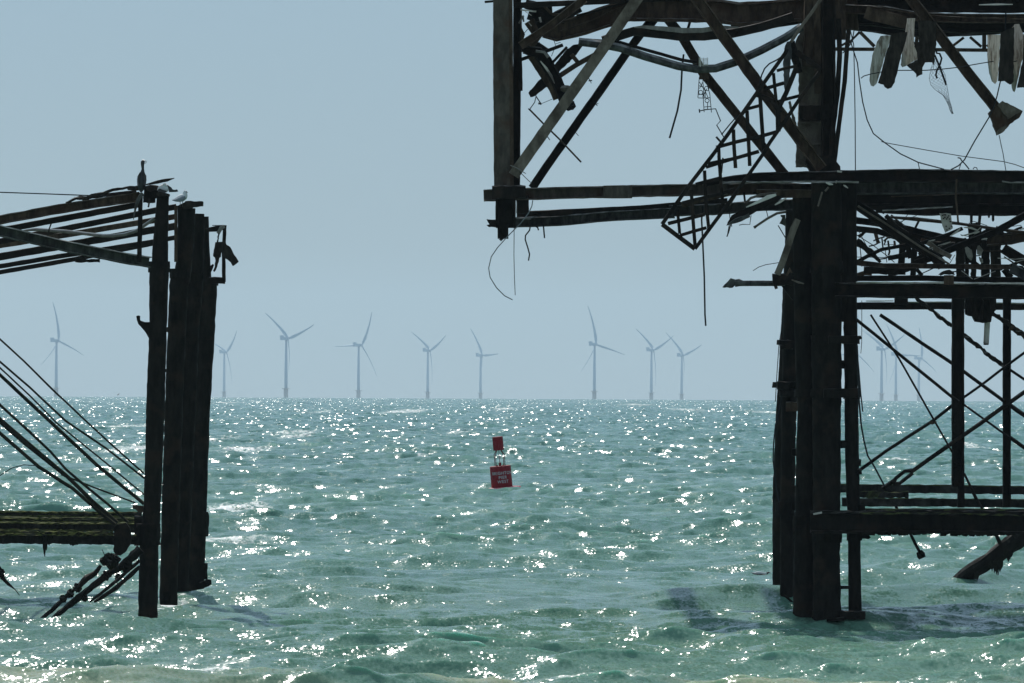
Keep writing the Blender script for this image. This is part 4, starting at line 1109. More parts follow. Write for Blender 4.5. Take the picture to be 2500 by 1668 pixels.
for pts, w in [([(640, 430), (650, 560), (625, 705)], 9), ([(655, 600), (640, 660), (622, 706)], 12), ([(833, 520), (822, 600), (760, 598), (728, 606)], 8), ([(965, 475), (980, 535)], 8), ([(1068, 608), (1135, 720)], 10), ([(850, 1002), (900, 970), (960, 950), (1085, 930)], 7), ([(1095, 985), (1140, 955)], 8), ([(655, 560), (665, 620)], 8)]:
    mb('loose_wire', R8, .2806, pts, w, E1 - 0.6, 'cable', sec='r6')
mb('leaning_strut', R8, .2806, [(1240, 555, 50), (1200, 640, 60), (1150, 800), (1105, 930), (1060, 1035)], 56, E1 - 0.9, 'grey', d=0.1, sec='L', jag=0.03, label="pale strut leaning against the pile cluster")
mb('pipe_arm', R8, .2806, [(690, 1112, 70), (730, 1105, 66), (760, 1112, 50), (1000, 1112, 50), (1130, 1112, 50)], 52, E1 - 0.5, 'bluegrey', sec='r12', jag=0.03, step=0.1, smooth=True, label="blue-grey pipe stub pointing left from the piles")
panel(rp, 'torn_flange', R8, [(583,1146),(602,1124),(630,1098),(655,1066),(690,1078),(700,1100),(694,1130),(672,1150)], E1 - 0.55, 0.2, 'bluegrey')
gp(R8, .2806, [(1020, 1080), (1110, 1075), (1200, 1090)], 90, E1 - 0.6, 'black', 'clamp', d=0.4, jag=0.12, step=0.1)
gp(R8, .2806, [(1035, 1100), (1055, 1160)], 26, E1 - 0.9, 'black', d=0.15, jag=0.1)
gp(R8, .2806, [(1022, 1045), (1032, 1085)], 14, E1 - 0.9, 'black', d=0.1)
panel(rp, 'bracket', R8, [(1095,1130),(1200,1130),(1200,1260),(1150,1200),(1120,1160)], E1 - 0.4, 0.3, 'pile')
gp(Q3, .1659, [(240, 440, 30), (300, 340, 40), (320, 400, 30)], 40, E1 - 1, 'brown', d=0.1, jag=0.1)
gp(Q3, .1659, [(320, 500, 16), (420, 540, 30), (500, 560, 10)], 26, E1 - 1, 'grey', d=0.05, jag=0.2, step=0.1)
gp(Q3, .1659, [(420, 1450), (480, 1445)], 20, E4 - 0.6, 'pale', d=0.05, jag=0.1)
gp(Q8, .15306, [(890, 430, 20), (950, 450, 40), (1005, 462, 14)], 30, E1 - 1.2, 'pale', 'flange', d=0.05, jag=0.15, step=0.06)
gp(Q8, .15306, [(1170, 470, 14), (1200, 490, 26), (1245, 520, 10)], 22, E1 - 1.2, 'dirty_pale', 'flange', d=0.05, jag=0.15, step=0.06)
gp(Q8, .15306, [(880, 570), (935, 505)], 26, E1 - 1.1, 'grey', d=0.05, jag=0.1)
gp(Q8, .15306, [(765, 810), (800, 690), (830, 580)], 26, E1 - 1.1, 'grey', d=0.05, jag=0.1)
gp(Q8, .15306, [(1070, 250), (1145, 262)], 26, E1 - 1.0, 'dirty_pale', 'flange', d=0.08, jag=0.15)

# ---- tangle between the deck and the middle beams
C1 = .2679
for pts, w, D, mt, k in [
    ([(140, 360), (420, 560), (640, 700), (860, 850), (940, 930)], 92, E1 + 1.0, 'black', dict(sec='I')),
    ([(165, 385), (420, 545), (740, 760), (1000, 915)], 17, E1 + 0.5, 'grey', dict(d=0.08)),  # lit edge over the dark strut, put in as grey iron
    ([(430, 485, 20), (700, 505, 40), (1080, 545), (1400, 590), (1700, 628)], 30, E1 + 2.0, 'brown', dict(sec='r8')),
    ([(140, 515), (330, 540), (560, 585), (800, 640), (1100, 712)], 62, E1 + 4.0, 'black', dict(sec='I')),
    ([(140, 592), (340, 612), (520, 670), (620, 760), (650, 860)], 52, E1 + 5.0, 'black', {}),
    ([(150, 900), (260, 840), (380, 782), (560, 750), (760, 720), (1000, 640), (1120, 590)], 34, E1 + 1.6, 'black', dict(sec='L')),
    ([(440, 862), (560, 838), (640, 812)], 44, E1 + 6, 'black', {}),
    ([(690, 905), (860, 850), (1100, 745), (1300, 670), (1420, 620), (1700, 465)], 62, E1 + 1.2, 'black', dict(sec='C')),
    ([(620, 640), (900, 690), (1200, 735), (1450, 740)], 90, E1 + 6, 'black', dict(sec='I')),
    ([(740, 700), (880, 735), (1050, 740)], 50, E1 + 3, 'brown', {}),
    ([(1340, 700), (1560, 690), (1700, 660)], 96, E1 + 2.2, 'brown', dict(sec='I')),
    ([(1340, 640), (1500, 650), (1700, 640)], 40, E1 + 5, 'black', {}),
    ([(1490, 770), (1580, 830), (1720, 905)], 90, E1 + 2.4, 'black', dict(sec='C')),
    ([(1560, 950), (1620, 980), (1720, 1030)], 90, E1 + 0.6, 'bluegrey', dict(sec='C')),
    ([(420, 470), (520, 580), (620, 640)], 40, E1 + 1.4, 'wood', {}),
    ([(800, 715), (900, 790), (1015, 850)], 44, E1 + 0.6, 'grey', dict(d=0.08)),
    ([(700, 860), (900, 780), (1040, 730)], 30, E1 + 1.5, 'wood', {}),
    ([(720, 830), (880, 745), (1000, 700)], 30, E1 + 1.9, 'black', {}),
    ([(580, 600), (570, 800), (555, 1010)], 60, E1 + 7, 'black', {}),
    ([(700, 620), (680, 800), (668, 1020)], 50, E1 + 7, 'black', {}),
    ([(700, 960), (750, 1020)], 34, E1 + 3, 'black', {}),
    ([(440, 1010), (620, 960), (760, 900)], 50, E1 + 4, 'black', {}),
    ([(1500, 960), (1560, 1040)], 60, E1 + 4, 'black', {}),
    ([(140, 900, 50), (400, 930), (1000, 935), (1560, 940)], 46, E1 + 0.9, 'brown', dict(sec='I')),
    ([(220, 970), (600, 985)], 60, E1 + 2.5, 'black', {}),
    ([(1220, 540), (1240, 700), (1220, 760)], 120, E1 + 5, 'black', {}),
    ([(1370, 580), (1380, 720)], 80, E1 + 5, 'black', {}),
]:
    kw = dict(d=0.16, jag=0.06, step=0.18); kw.update(k)
    gp(T1, C1, pts, w, D, mt, 'fallen_strut' if w > 28 else 'strut', **kw)
for x0, x1, y0, y1, D, mt in [(1060, 1140, 750, 1060, E1 + 3, 'wood'), (1140, 1180, 740, 1050, E1 + 3.4, 'black'), (1195, 1245, 730, 1050, E1 + 3.2, 'wood'), (1290, 1370, 720, 1050, E1 + 3.6, 'black'), (1375, 1470, 720, 1050, E1 + 3, 'wood')]:
    panel(rp, 'upright_plank', T1, [(x0, y0), (x1, y0 + 8), (x1 - 3, y1), (x0 + 5, y1 - 4)], D, 0.25, mt)
for pts, w, D in [([(1150, 760, 20), (1175, 800, 60), (1190, 850, 40), (1200, 880, 8)], 40, E1 + 2.6), ([(1265, 745, 14), (1280, 790, 60), (1268, 830, 40)], 40, E1 + 2.6), ([(1270, 850, 10), (1290, 880, 30), (1300, 905, 14)], 24, E1 + 2.6),
                  ([(1015, 655, 8), (1060, 625, 18), (1100, 590, 10)], 14, E1 + 0.4), ([(1110, 656, 6), (1170, 645, 14), (1215, 632, 8)], 12, E1 + 0.4), ([(1130, 580, 8), (1200, 585, 18), (1255, 608, 12), (1285, 580, 6)], 14, E1 + 0.4),
                  ([(1210, 632, 10), (1240, 628, 20), (1275, 618, 8)], 16, E1 + 0.6), ([(1292, 690, 6), (1320, 684, 16), (1345, 680, 6)], 12, E1 + 0.6), ([(810, 704, 6), (850, 698, 14), (870, 692, 6)], 12, E1 + 0.4),
                  ([(895, 745, 6), (960, 730, 14), (1010, 712, 6)], 12, E1 + 1.0), ([(810, 775, 6), (850, 768, 12)], 12, E1 + 0.4), ([(1110, 975, 5), (1210, 1050, 8)], 8, E1 + 0.2), ([(1225, 1052, 5), (1420, 978, 8)], 8, E1 + 0.2),
                  ([(1640, 600, 6), (1690, 590, 12)], 10, E1 + 1), ([(1440, 860, 6), (1600, 870, 8), (1700, 860, 6)], 8, E1 + 0.6), ([(1610, 895, 6), (1700, 870, 12)], 10, E1 + 0.3)]:
    gp(T1, C1, pts, w, D, 'dirty_pale', 'splinter', d=0.05, jag=0.12, step=0.08)
for i, (pts, wd) in enumerate([([(150, 705, 60), (240, 770, 50), (300, 820, 40), (370, 900, 24)], 50), ([(450, 500, 20), (520, 545, 44), (600, 590, 40)], 40)]):
    gp(T1, C1, pts, wd, E1 + 1.8 + i, 'wood', 'jagged_strip', d=0.08, jag=0.35, step=0.07)
panel(rp, 'jagged_strip', Q2, [(880,30),(960,70),(990,120),(1055,160),(1120,220),(1135,200),(1200,270),(1260,330),(1400,400),(1300,420),(1100,330),(960,230),(930,140)], E1 + 2.2, 0.08, 'wood')
for pts, w in [([(155, 575), (240, 740), (330, 860)], 8), ([(155, 650), (300, 740), (420, 830), (500, 900)], 9), ([(155, 850), (440, 855)], 8), ([(415, 790), (430, 900)], 8), ([(1005, 905), (1050, 830)], 7), ([(385, 680), (395, 770)], 16), ([(440, 700), (455, 800), (445, 835)], 20), ([(420, 700), (405, 740)], 14)]:
    mb('loose_wire', T1, C1, pts, w, E1 + 1.5, 'cable', sec='r6')

# ---- middle beams
mb('beam', T1, C1, [(120, 1045), (800, 1043), (1000, 1050), (1720, 1062)], 52, E1 + 1.0, 'black', d=0.3, sec='I', jag=0.02)
mb('ledge_and_lit_edge', T1, C1, [(150, 1082), (900, 1084), (1100, 1090), (1720, 1090)], 13, E1 - 0.9, 'dirty_pale', d=0.10, jag=0.3, step=0.12)  # lit line along the beam, built as a pale strip
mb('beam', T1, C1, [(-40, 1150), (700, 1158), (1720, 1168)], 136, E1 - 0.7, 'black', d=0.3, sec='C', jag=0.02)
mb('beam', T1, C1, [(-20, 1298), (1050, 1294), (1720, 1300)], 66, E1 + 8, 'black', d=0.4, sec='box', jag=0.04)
mb('ledge_and_lit_edge', T1, C1, [(240, 1252), (490, 1250)], 9, E1 + 7.6, 'pale', d=0.2, jag=0.2, step=0.15)
mb('ledge_and_lit_edge', T1, C1, [(620, 1262), (1070, 1260)], 9, E1 + 7.6, 'dirty_pale', d=0.2, jag=0.2, step=0.15)
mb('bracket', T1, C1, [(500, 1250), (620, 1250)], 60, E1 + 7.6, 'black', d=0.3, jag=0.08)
mb('ledge_and_lit_edge', T1, C1, [(1430, 1268), (1720, 1276)], 9, E1 + 7.6, 'dirty_pale', d=0.2, jag=0.2, step=0.15)
panel(rp, 'bracket', T1, [(900,1010),(930,985),(1000,965),(1040,990),(1050,1012)], E1 + 0.6, 0.2, 'wood')
mb('splice_plate', T1, C1, [(950, 1060), (1040, 1060)], 90, E1 - 0.95, 'brown', d=0.04)

# ---- uprights and cross bracing below
S2_ = .287
mb('upright', T2, S2_, [(1703, -180), (1703, 1425)], 104, E1 + 0.6, 'pile', d=0.35, sec='I', jag=0.02)
mb('upright', T2, S2_, [(1728, 1415), (1728, 1600)], 56, E1 + 0.6, 'pile', d=0.3, sec='sq', jag=0.03)
mb('upright', T2, S2_, [(2120, -180), (2118, 700), (2118, 1600)], 66, E1 + 5, 'pile', d=0.3, sec='I', jag=0.02)
def rod(pts, w, D, mat='black', jag=0.08, name='tie_rod'): return mb(name, T2, S2_, pts, w, D, mat, sec='r8', jag=jag, step=0.2, smooth=True)
rod([(800, -30), (1140, 245), (1640, 650), (1710, 700)], 29, E1 + 0.3)
rod([(1740, 715), (2090, 968), (2300, 1120)], 20, E1 + 2)
rod([(1040, -40), (1400, 205), (1700, 405), (2100, 700)], 32, E1 + 1.0)
rod([(2130, 715), (2200, 770), (2320, 850)], 40, E1 + 1.0)
rod([(960, -40), (1200, 330), (1490, 840), (1660, 1140)], 18, E1 + 0.1)
rod([(1755, 1310), (1870, 1540), (1960, 1700)], 22, E1 + 0.1)
rod([(850, 1295), (1100, 1115), (1490, 862), (1690, 705)], 30, E1 + 0.9)
rod([(1740, 672), (1900, 560), (2095, 410), (2320, 245)], 24, E1 + 3)
rod([(1300, 1300), (1600, 1090), (1900, 880), (2095, 740), (2330, 575)], 38, E1 + 0.2)
rod([(1060, 1440), (1170, 1365)], 38, E1 + 0.2)
rod([(2140, 1000), (2320, 1130)], 34, E1 + 1.5)
rod([(2140, 425), (2320, 545)], 24, E1 + 3)
g = Geo()      # turnbuckle loop
stick(g, T2, S2_, [(1155, 1385, 40), (1175, 1350, 34), (1250, 1292, 32), (1305, 1285, 40), (1312, 1310, 40), (1290, 1330, 34), (1210, 1392, 32), (1165, 1400, 40), (1155, 1385, 40)], 34, E1 + 0.15, 0.10, 'r8', 0.05, 0.08)
g.make('turnbuckle', M['black'], rp, True)
panel(rp, 'strut_plate', T2, [(1450,880),(1478,862),(1530,868),(1490,895),(1470,892)], E1 + 0.0, 0.05, 'brown')
mb('jagged_strip', T2, S2_, [(1560, -10, 20), (1650, 55, 26)], 24, E1 + 4, 'wood', d=0.1, jag=0.3, step=0.07)
mb('jagged_strip', T1, C1, [(690, 1215), (760, 1270), (900, 1390), (1025, 1480)], 30, E1 + 4, 'wood', d=0.1, jag=0.45, step=0.07)
mb('jagged_strip', T2, S2_, [(1750, 130), (1850, 210), (1960, 300), (2090, 392)], 26, E1 + 4, 'wood', d=0.1, jag=0.5, step=0.07)
mb('jagged_strip', T1, C1, [(1390, 1360), (1500, 1430), (1600, 1510), (1720, 1590)], 36, E1 + 3, 'wood', d=0.1, jag=0.45, step=0.07)
mb('jagged_strip', T2, S2_, [(2150, 60), (2200, 95), (2320, 185)], 40, E1 + 3, 'brown', d=0.1, jag=0.4, step=0.07)

# ---- weed-hung low beams
mb('cross_beam', T2, S2_, [(700, 1436), (1650, 1444), (2320, 1456)], 70, E1 + 10, 'moss', d=0.4, sec='box', jag=0.07, step=0.12)
mb('beam_block', T2, S2_, [(860, 1490), (1280, 1492)], 50, E1 + 8, 'moss', d=0.5, jag=0.2, step=0.1)
mb('cross_beam', T3, s3, [(690, 86), (1200, 88), (2250, 98)], 64, E1 + 6, 'moss', d=0.4, sec='box', jag=0.10, step=0.12)
mb('cross_beam', T3, s3, [(430, 250), (880, 252), (1500, 250), (2250, 258)], 186, E1 - 0.5, 'pile', d=0.45, sec='I', jag=0.03, step=0.12, label="deep weedy beam low between the piles")
mb('cross_beam', T3, s3, [(880, 158), (2250, 160)], 34, E1 + 0.4, 'moss', d=0.9, sec='box', jag=0.15, step=0.12)
mb('ledge_and_lit_edge', T3, s3, [(830, 182), (1300, 180), (2250, 196)], 12, E1 - 0.95, 'moss', d=0.2, jag=0.5, step=0.10)  # mossy strip that also puts in the lit line on the deep beam
mb('ledge_and_lit_edge', T3, s3, [(455, 185), (525, 172)], 12, E1 - 1.0, 'dirty_pale', d=0.05, jag=0.3, step=0.1)
weed(rp, T3, s3, 1100, 345, 500, 14, E1 - 0.4, 16, 21)
weed(rp, T3, s3, 1800, 350, 600, 16, E1 - 0.4, 18, 22)
mb('hanging_strut', T3, s3, [(1240, 330), (1290, 430), (1328, 500)], 26, E1 + 1, 'pile', sec='r8', jag=0.08, step=0.1)
mb('strut_end', T3, s3, [(1318, 490, 50), (1336, 520, 78), (1348, 545, 60)], 70, E1 + 1, 'pile', sec='r8', jag=0.12, step=0.06)
mb('hanging_strut', T3, s3, [(1130, 118), (1152, 178)], 26, E1 + 5, 'pile', sec='r8')
mb('hanging_strut', T3, s3, [(1760, 10), (1810, 110)], 24, E1 + 5, 'pile', sec='r8')
mb('sunken_log', T3, s3, [(1480, 900, 120), (1560, 820, 120), (1700, 690, 132), (1900, 560, 136), (2060, 440, 150), (2260, 310, 150)], 135, E1 + 47, 'pile', sec='r12', jag=0.10, step=0.2, label="thick weedy strut slanting into the water at the right")
mb('hanging_strut', T3, s3, [(1945, 340), (1985, 430)], 34, E1 + 1, 'pile', sec='r8', jag=0.1)
weed(rp, T3, s3, 1955, 580, 90, 130, E1 + 46, 9, 31)
weed(rp, T3, s3, 2050, 500, 60, 90, E1 + 46, 5, 32)
weed(rp, T3, s3, 1790, 680, 30, 60, E1 + 46, 3, 33)

# ---- top right: underside of the collapsed deck
mb('deck_girder', R6, .2742, [(60, 36), (1750, 40)], 150, E1 + 0.6, 'black', d=0.4, sec='C', jag=0.02)
mb('deck_girder', R6, .2742, [(40, 80), (400, 95), (700, 150), (1100, 165), (1750, 165)], 80, E1 + 0.3, 'brown', d=0.3, sec='C', jag=0.03)
mb('deck_girder', R6, .2742, [(40, 160), (300, 170), (620, 215), (1100, 235), (1750, 225)], 120, E1 + 1.4, 'black', d=0.4, sec='I', jag=0.03)
mb('deck_girder', R6, .2742, [(80, 215), (300, 245), (600, 285), (900, 285), (1340, 265), (1750, 215)], 90, E1 + 3.0, 'black', d=0.5, sec='I', jag=0.04)
mb('ledge_and_lit_edge', R6, .2742, [(250, 55), (480, 90), (700, 128), (1000, 152), (1640, 172)], 9, E1 - 0.1, 'brown', d=0.05, jag=0.2, step=0.15)
mb('ledge_and_lit_edge', R6, .2742, [(1240, 44, 5), (1400, 40, 16), (1540, 40, 6)], 10, E1 + 0.1, 'pale', d=0.05, jag=0.1, step=0.1)  # lit sliver on the girder, put in as a pale strip
mb('deck_plate', R6, .2742, [(230, 110), (300, 135), (590, 200)], 110, E1 - 0.1, 'brown', d=0.05, jag=0.03)
mb('small_truss', R6, .2742, [(-60, 437), (700, 441), (1350, 447)], 32, E1 + 12, 'brown', d=0.15, sec='L')
for a, b, w in [((85, 380), (180, 285), 20), ((180, 285), (310, 415), 30), ((-40, 440), (60, 380), 20), ((690, 300), (680, 440), 30), ((1000, 415), (1105, 335), 24), ((1160, 330), (1262, 418), 24), ((1310, 415), (1345, 385), 24), ((1287, 300), (1287, 462), 36), ((560, 300), (700, 420), 24), ((640, 300), (700, 300), 20)]:
    mb('truss_bar', R6, .2742, [a, b], w, E1 + 12, 'brown', d=0.1)
mb('diagonal', R6, .2742, [(590, -70), (900, 335), (1150, 660), (1385, 955)], 96, E1 - 0.6, 'brown', d=0.22, sec='C', jag=0.015, label="brown diagonal ending in a broken boot at the upper right")
panel(rp, 'boot', R6, [(1326,1005),(1400,935),(1452,898),(1540,942),(1632,990),(1622,1010),(1600,1050),(1560,1072),(1500,1128),(1450,1180),(1405,1203),(1350,1050)], E1 - 0.85, 0.5, 'brown')
panel(rp, 'boot_lip', R6, [(1395,1190),(1420,1150),(1480,1110),(1500,1130),(1450,1182),(1406,1205)], E1 - 0.95, 0.05, 'grey')
panel(rp, 'boot_lip', R6, [(1405,935),(1450,900),(1628,990),(1590,1010),(1500,1060)], E1 - 1.0, 0.1, 'grey')

# ------------------------------------------------------------------ things hanging from the ruin
# lattice panel
def pt(R, x, y): return R(x, y)
A_, B_ = R8(58, 598), R8(345, 812)
C_, D_ = R5(868, 470), R5(1180, 690)
Lloc = P(*B_, E1 - 1.4)
lt = thing('lattice_panel', "long black lattice panel hanging diagonally left of the thick pile cluster", 'lattice panel', tuple(Lloc))
LY = (E1 - 1.5)
def lmem(name, pts, w, D=LY, d=0.10, mat='black', lab=None):
    g = Geo(); stick(g, S, 1, pts, w, D, d, 'box', 0.03, 0.3); o = g.make(name, M[mat], lt)
    return o
lmem('side_rail', [A_, R8(300, 250), R8(510, -20), R5(300, 1290), R5(600, 860), R5(850, 510), C_], 9.5)
lmem('side_rail', [B_, R8(470, 640), R8(590, 480), R8(760, 240), R8(935, -10), R5(700, 1370), R5(860, 1140), R5(1000, 930), D_], 9.0, LY - 0.02, 0.09)
lmem('end_rail', [A_, (1655, 577), B_], 11, LY + 0.02)
R5s = lambda *p: [R5(*q) for q in p]
R8s = lambda *p: [R8(*q) for q in p]
for pts, w in [(R8s((192, 470), (212, 680)), 7.5), (R8s((312, 300), (328, 560), (346, 790)), 8.5), (R8s((428, 130), (440, 400), (465, 640)), 8.5), (R8s((553, 0), (570, 250), (592, 460)), 8.5),
               (R5s((355, 1240), (362, 1420), (376, 1610)), 9), (R5s((485, 1060), (497, 1300), (512, 1590)), 9), (R5s((608, 890), (625, 1150), (645, 1440)), 9.5), (R5s((738, 700), (752, 850), (765, 970)), 8), (R5s((780, 1000), (785, 1260)), 12), (R5s((215, 1420), (222, 1600)), 8)]:
    lmem('upright_bar', pts, w, LY + 0.06, 0.06)
for pts, w in [(R8s((110, 592), (260, 555), (430, 512)), 9), (R8s((215, 695), (330, 660), (445, 628)), 8), (R8s((235, 412), (420, 365), (560, 335), (690, 292)), 8), (R8s((350, 252), (450, 225), (570, 195)), 9), (R8s((440, 102), (570, 62), (720, 15)), 8),
               (R5s((110, 1570), (360, 1520), (600, 1450)), 9), (R5s((190, 1412), (380, 1360), (600, 1310), (770, 1262)), 9), (R5s((470, 1048), (620, 1008)), 8), (R5s((650, 852), (750, 822), (840, 795)), 9), (R5s((770, 678), (850, 655), (965, 632)), 7.5), (R5s((775, 975), (860, 950), (985, 918)), 8), (R5s((560, 900), (720, 960), (800, 1080)), 12), (R5s((790, 1030), (860, 890), (960, 640)), 12)]:
    lmem('cross_bar', pts, w, LY + 0.12, 0.06)
lmem('side_strip', R5s((190, 1310), (270, 1400)) , 5, LY - 0.1, 0.05)
lmem('upright_bar', R8s((588, 20), (575, 150)), 4, LY - 0.05, 0.05)
lmem('side_rail', R5s((240, 1290), (330, 1180), (400, 1100)), 3, LY - 0.1, 0.03, 'cable')

CG = "loose cables hanging from the right ruin"
def cable(label, R, s, pts, w, Y, mat='cable', name='hanging_cable'):
    return loose(name, label, 'cable', R, s, pts, w, Y, mat, CG, smooth=True, step=0.15)
cable("long straight black cable hanging from the bottom corner of the lattice panel", R7, .2806, [(1945, 440), (1935, 560), (1945, 760), (1958, 1050), (1964, 1380), (1971, 1482)], 17, E1 - 1.2)
cable("short stiff rod hanging slanted beneath the lower sagging girder", R4, .2553, [(1955, 520), (1940, 640), (1930, 860), (1895, 1060), (1820, 1322)], 21, E1 + 0.2, 'cable', 'hanging_rod')
cable("pale looping cable curling in mid-air below the broken left clamp", R7, .2806, [(466, 390), (458, 440), (430, 500), (360, 590), (250, 700), (160, 800), (105, 880), (82, 980), (95, 1060), (150, 1150), (220, 1220), (290, 1255)], 10, E1 - 0.6, 'palecable')
cable("thin straight wire hanging below the broken left clamp beside the pale loop", R7, .2806, [(304, 620), (302, 870), (306, 1050), (313, 1215)], 7, E1 - 0.5)
cable("S-shaped bent rod hanging under the blue-grey chord", R7, .2806, [(445, 610), (438, 650), (403, 695), (400, 730), (425, 810), (438, 860), (428, 915)], 14, E1 + 0.6, 'cable', 'hanging_rod')
cable("short straight rod stub hanging under the blue-grey chord", R7, .2806, [(558, 600), (568, 718)], 15, E1 + 0.8, 'cable', 'hanging_rod')
cable("tiny bent rod stub between two rods under the blue-grey chord", R7, .2806, [(485, 615), (508, 625), (516, 650)], 14, E1 + 0.8, 'cable', 'hanging_rod')
cable("vertical cable dropping onto the deck just right of the column", R6, .2742, [(90, 250), (125, 400), (132, 700), (138, 1100), (140, 1520)], 10, E1 - 0.8)
cable("heavy cable swooping down to the deck from beside the column", R6, .2742, [(100, 380), (122, 450), (158, 560), (176, 720), (205, 910), (245, 1070), (300, 1190), (400, 1270), (540, 1370), (700, 1447), (930, 1508)], 12, E1 - 0.7)
cable("thin wire running right from the swooping cable to the frame edge", R6, .2742, [(370, 1262), (440, 1278), (760, 1335), (1080, 1390), (1460, 1440), (1560, 1465), (1750, 1535)], 8, E1 - 0.5)
cable("cable stretched sideways in front of the hanging pale boards", R6, .2742, [(190, 698), (215, 678), (275, 660), (400, 637), (520, 627), (760, 627), (900, 618), (1060, 600), (1250, 566), (1420, 538), (1560, 548), (1700, 505)], 10, E1 - 1.6)
cable("cable from the broken boot down to the deck, slanting left", R6, .2742, [(1480, 100), (1470, 400), (1440, 560), (1432, 720), (1400, 860), (1370, 960), (1330, 1045), (1200, 1260), (1110, 1425), (1060, 1475), (990, 1512)], 13, E1 - 1.2)
cable("pale frayed wire hanging below the broken boot", R6, .2742, [(1420, 1205), (1435, 1280), (1455, 1370), (1468, 1450), (1480, 1520)], 9, E1 - 0.8, 'palecable')
cable("short black hook hanging between the pale boards and the diagonal", R6, .2742, [(855, 440), (865, 475), (890, 478), (908, 520), (895, 570), (865, 630), (856, 670), (868, 700)], 19, E1 - 0.2, 'cable', 'hanging_rod')
cable("short straight black bar crossing behind the hook", R6, .2742, [(845, 490), (880, 570), (925, 690), (948, 758)], 20, E1 + 0.1, 'cable', 'hanging_rod')
cable("long wire hanging left of the thick pile cluster, upper half", T2, .287, [(215, -60), (205, 60), (180, 220), (165, 430), (155, 600), (150, 700)], 8, E4 - 1.0)
cable("doubled cable bowing along the left side of the pile cluster to the waterline", T2, .287, [(205, 640), (180, 800), (150, 900), (135, 1050), (130, 1200), (145, 1330), (160, 1440), (180, 1560)], 13, E4 - 1.2)
cable("cable hugging the pile cluster's right side then swinging out to the low beam", T2, .287, [(845, 220), (855, 450), (862, 700), (880, 900), (905, 1040), (935, 1160), (990, 1250), (1080, 1420)], 17, E1 - 1.1)
cable("thin cable ending beside the cluster's right side near the horizon", T2, .287, [(838, 200), (860, 430), (875, 620), (893, 785)], 13, E1 - 1.3)
cable("fine wire dangling behind the bracing right of the pile cluster", T2, .287, [(885, -160), (885, 60), (884, 200), (877, 290)], 6, E1 + 1)
mb('loose_wire', T1, C1, [(715, -10), (728, 52)], 9, E1 - 0.6, 'cable', sec='r6')
mb('loose_wire', T1, C1, [(1075, -55), (1100, -50), (1110, -30), (1140, 0), (1180, 50)], 13, E1 - 0.6, 'cable', sec='r6')
mb('loose_wire', T1, C1, [(1105, 0), (1085, 60)], 8, E1 - 0.6, 'cable', sec='r6')
mb('loose_wire', T1, C1, [(1215, 50), (1228, 32), (1248, 36), (1255, 55)], 9, E1 - 0.6, 'cable', sec='r6')
mb('loose_wire', R5, .2551, [(605, 800), (625, 720), (655, 655), (700, 610), (770, 575), (820, 540)], 16, E1 - 1.0, 'cable', sec='r6')
mb('loose_wire', R5, .2551, [(1510, 290), (1490, 400), (1450, 460), (1400, 510)], 12, E1 - 0.7, 'cable', sec='r6')
mb('loose_wire', R5, .2551, [(1560, 300), (1500, 370), (1460, 420)], 14, E1 - 0.7, 'black', sec='r6')

# decorative ironwork with a kinked rod
orn = thing('ornamental_bracket', "small ornamental ironwork strip with rings dangling from the sagging girder", 'ironwork', tuple(P(*R5(100, 1085), E1 + 0.1)))
def om(name, pts, w): 
    g = Geo(); stick(g, R5, .2551, pts, w, E1 + 0.1, None, 'r6', 0, 0.2); return g.make(name, M['cable'], orn)
g = Geo()
for a in [[(28, 740), (15, 935)], [(60, 740), (75, 935)], [(15, 938), (78, 940)], [(95, 780), (130, 905)], [(20, 820), (70, 835)], [(25, 780), (70, 850)], [(60, 790), (30, 850)], [(18, 905), (70, 905)],
          [(62, 880), (75, 1075)], [(128, 890), (145, 1078)], [(68, 940), (135, 935)], [(75, 1025), (140, 1020)], [(108, 985), (108, 1050)], [(100, 850), (60, 930)], [(70, 840), (110, 930)], [(85, 860), (85, 935)]]:
    stick(g, R5, .2551, a, 8, E1 + 0.1, None, 'r6', 0, 0.5)
g.make('ironwork_bars', M['cable'], orn)
for cx, cy, r in ((103, 963, 20), (42, 885, 20), (100, 848, 22)):
    om('ring', [(cx + r * math.cos(6.283 * k / 10), cy + r * math.sin(6.283 * k / 10)) for k in range(11)], 8)
om('kinked_rod', [(25, 1065), (90, 1050), (185, 1042), (232, 1158), (195, 1198), (262, 1312)], 12)
om('rod_end', [(28, 1045), (32, 1080)], 14)

# boards hanging under the upper deck: sunlit edge painted pale, shaded face painted dark
BG = "boards hanging under the upper deck at the right"
def board(label, edge, face, Y, depth=1.3):
    Y = Y - 1.4
    """edge: outline of the narrow lit side, face: outline of the wide side"""
    low = max(edge + face, key=lambda p: p[1])
    t = thing('hanging_board', label, 'board', tuple(P(*R6(*low), Y)), BG)
    gx = min(p[0] for p in edge); gX = max(p[0] for p in edge)
    g = Geo(); plate(g, S, rough(R6, edge, 0.6, 7.0, 7), Y, 0.06, 0.0)
    # swing the narrow side away from the beach so that it faces the sun
    V = g.V; xs = [v[0] for v in V]; x0, x1 = min(xs), max(xs)
    g.V = [(v[0], v[1] + (x1 - v[0]) / max(1e-6, x1 - x0) * depth, v[2]) for v in V]
    g.make('edge', M['sunlit_timber'], t)
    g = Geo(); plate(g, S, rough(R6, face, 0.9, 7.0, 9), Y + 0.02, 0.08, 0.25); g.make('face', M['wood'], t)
board("curved pale board hanging furthest left under the upper deck", [(375,312),(420,310),(460,322),(440,400),(400,520),(372,640),(342,735),(318,758),(296,745),(286,700),(292,600),(308,480),(335,400),(345,360)],
      [(456,300),(605,285),(585,380),(555,470),(520,620),(490,735),(462,780),(430,794),(402,775),(392,755),(342,738),(372,640),(400,520),(440,400)], E1 - 0.9)
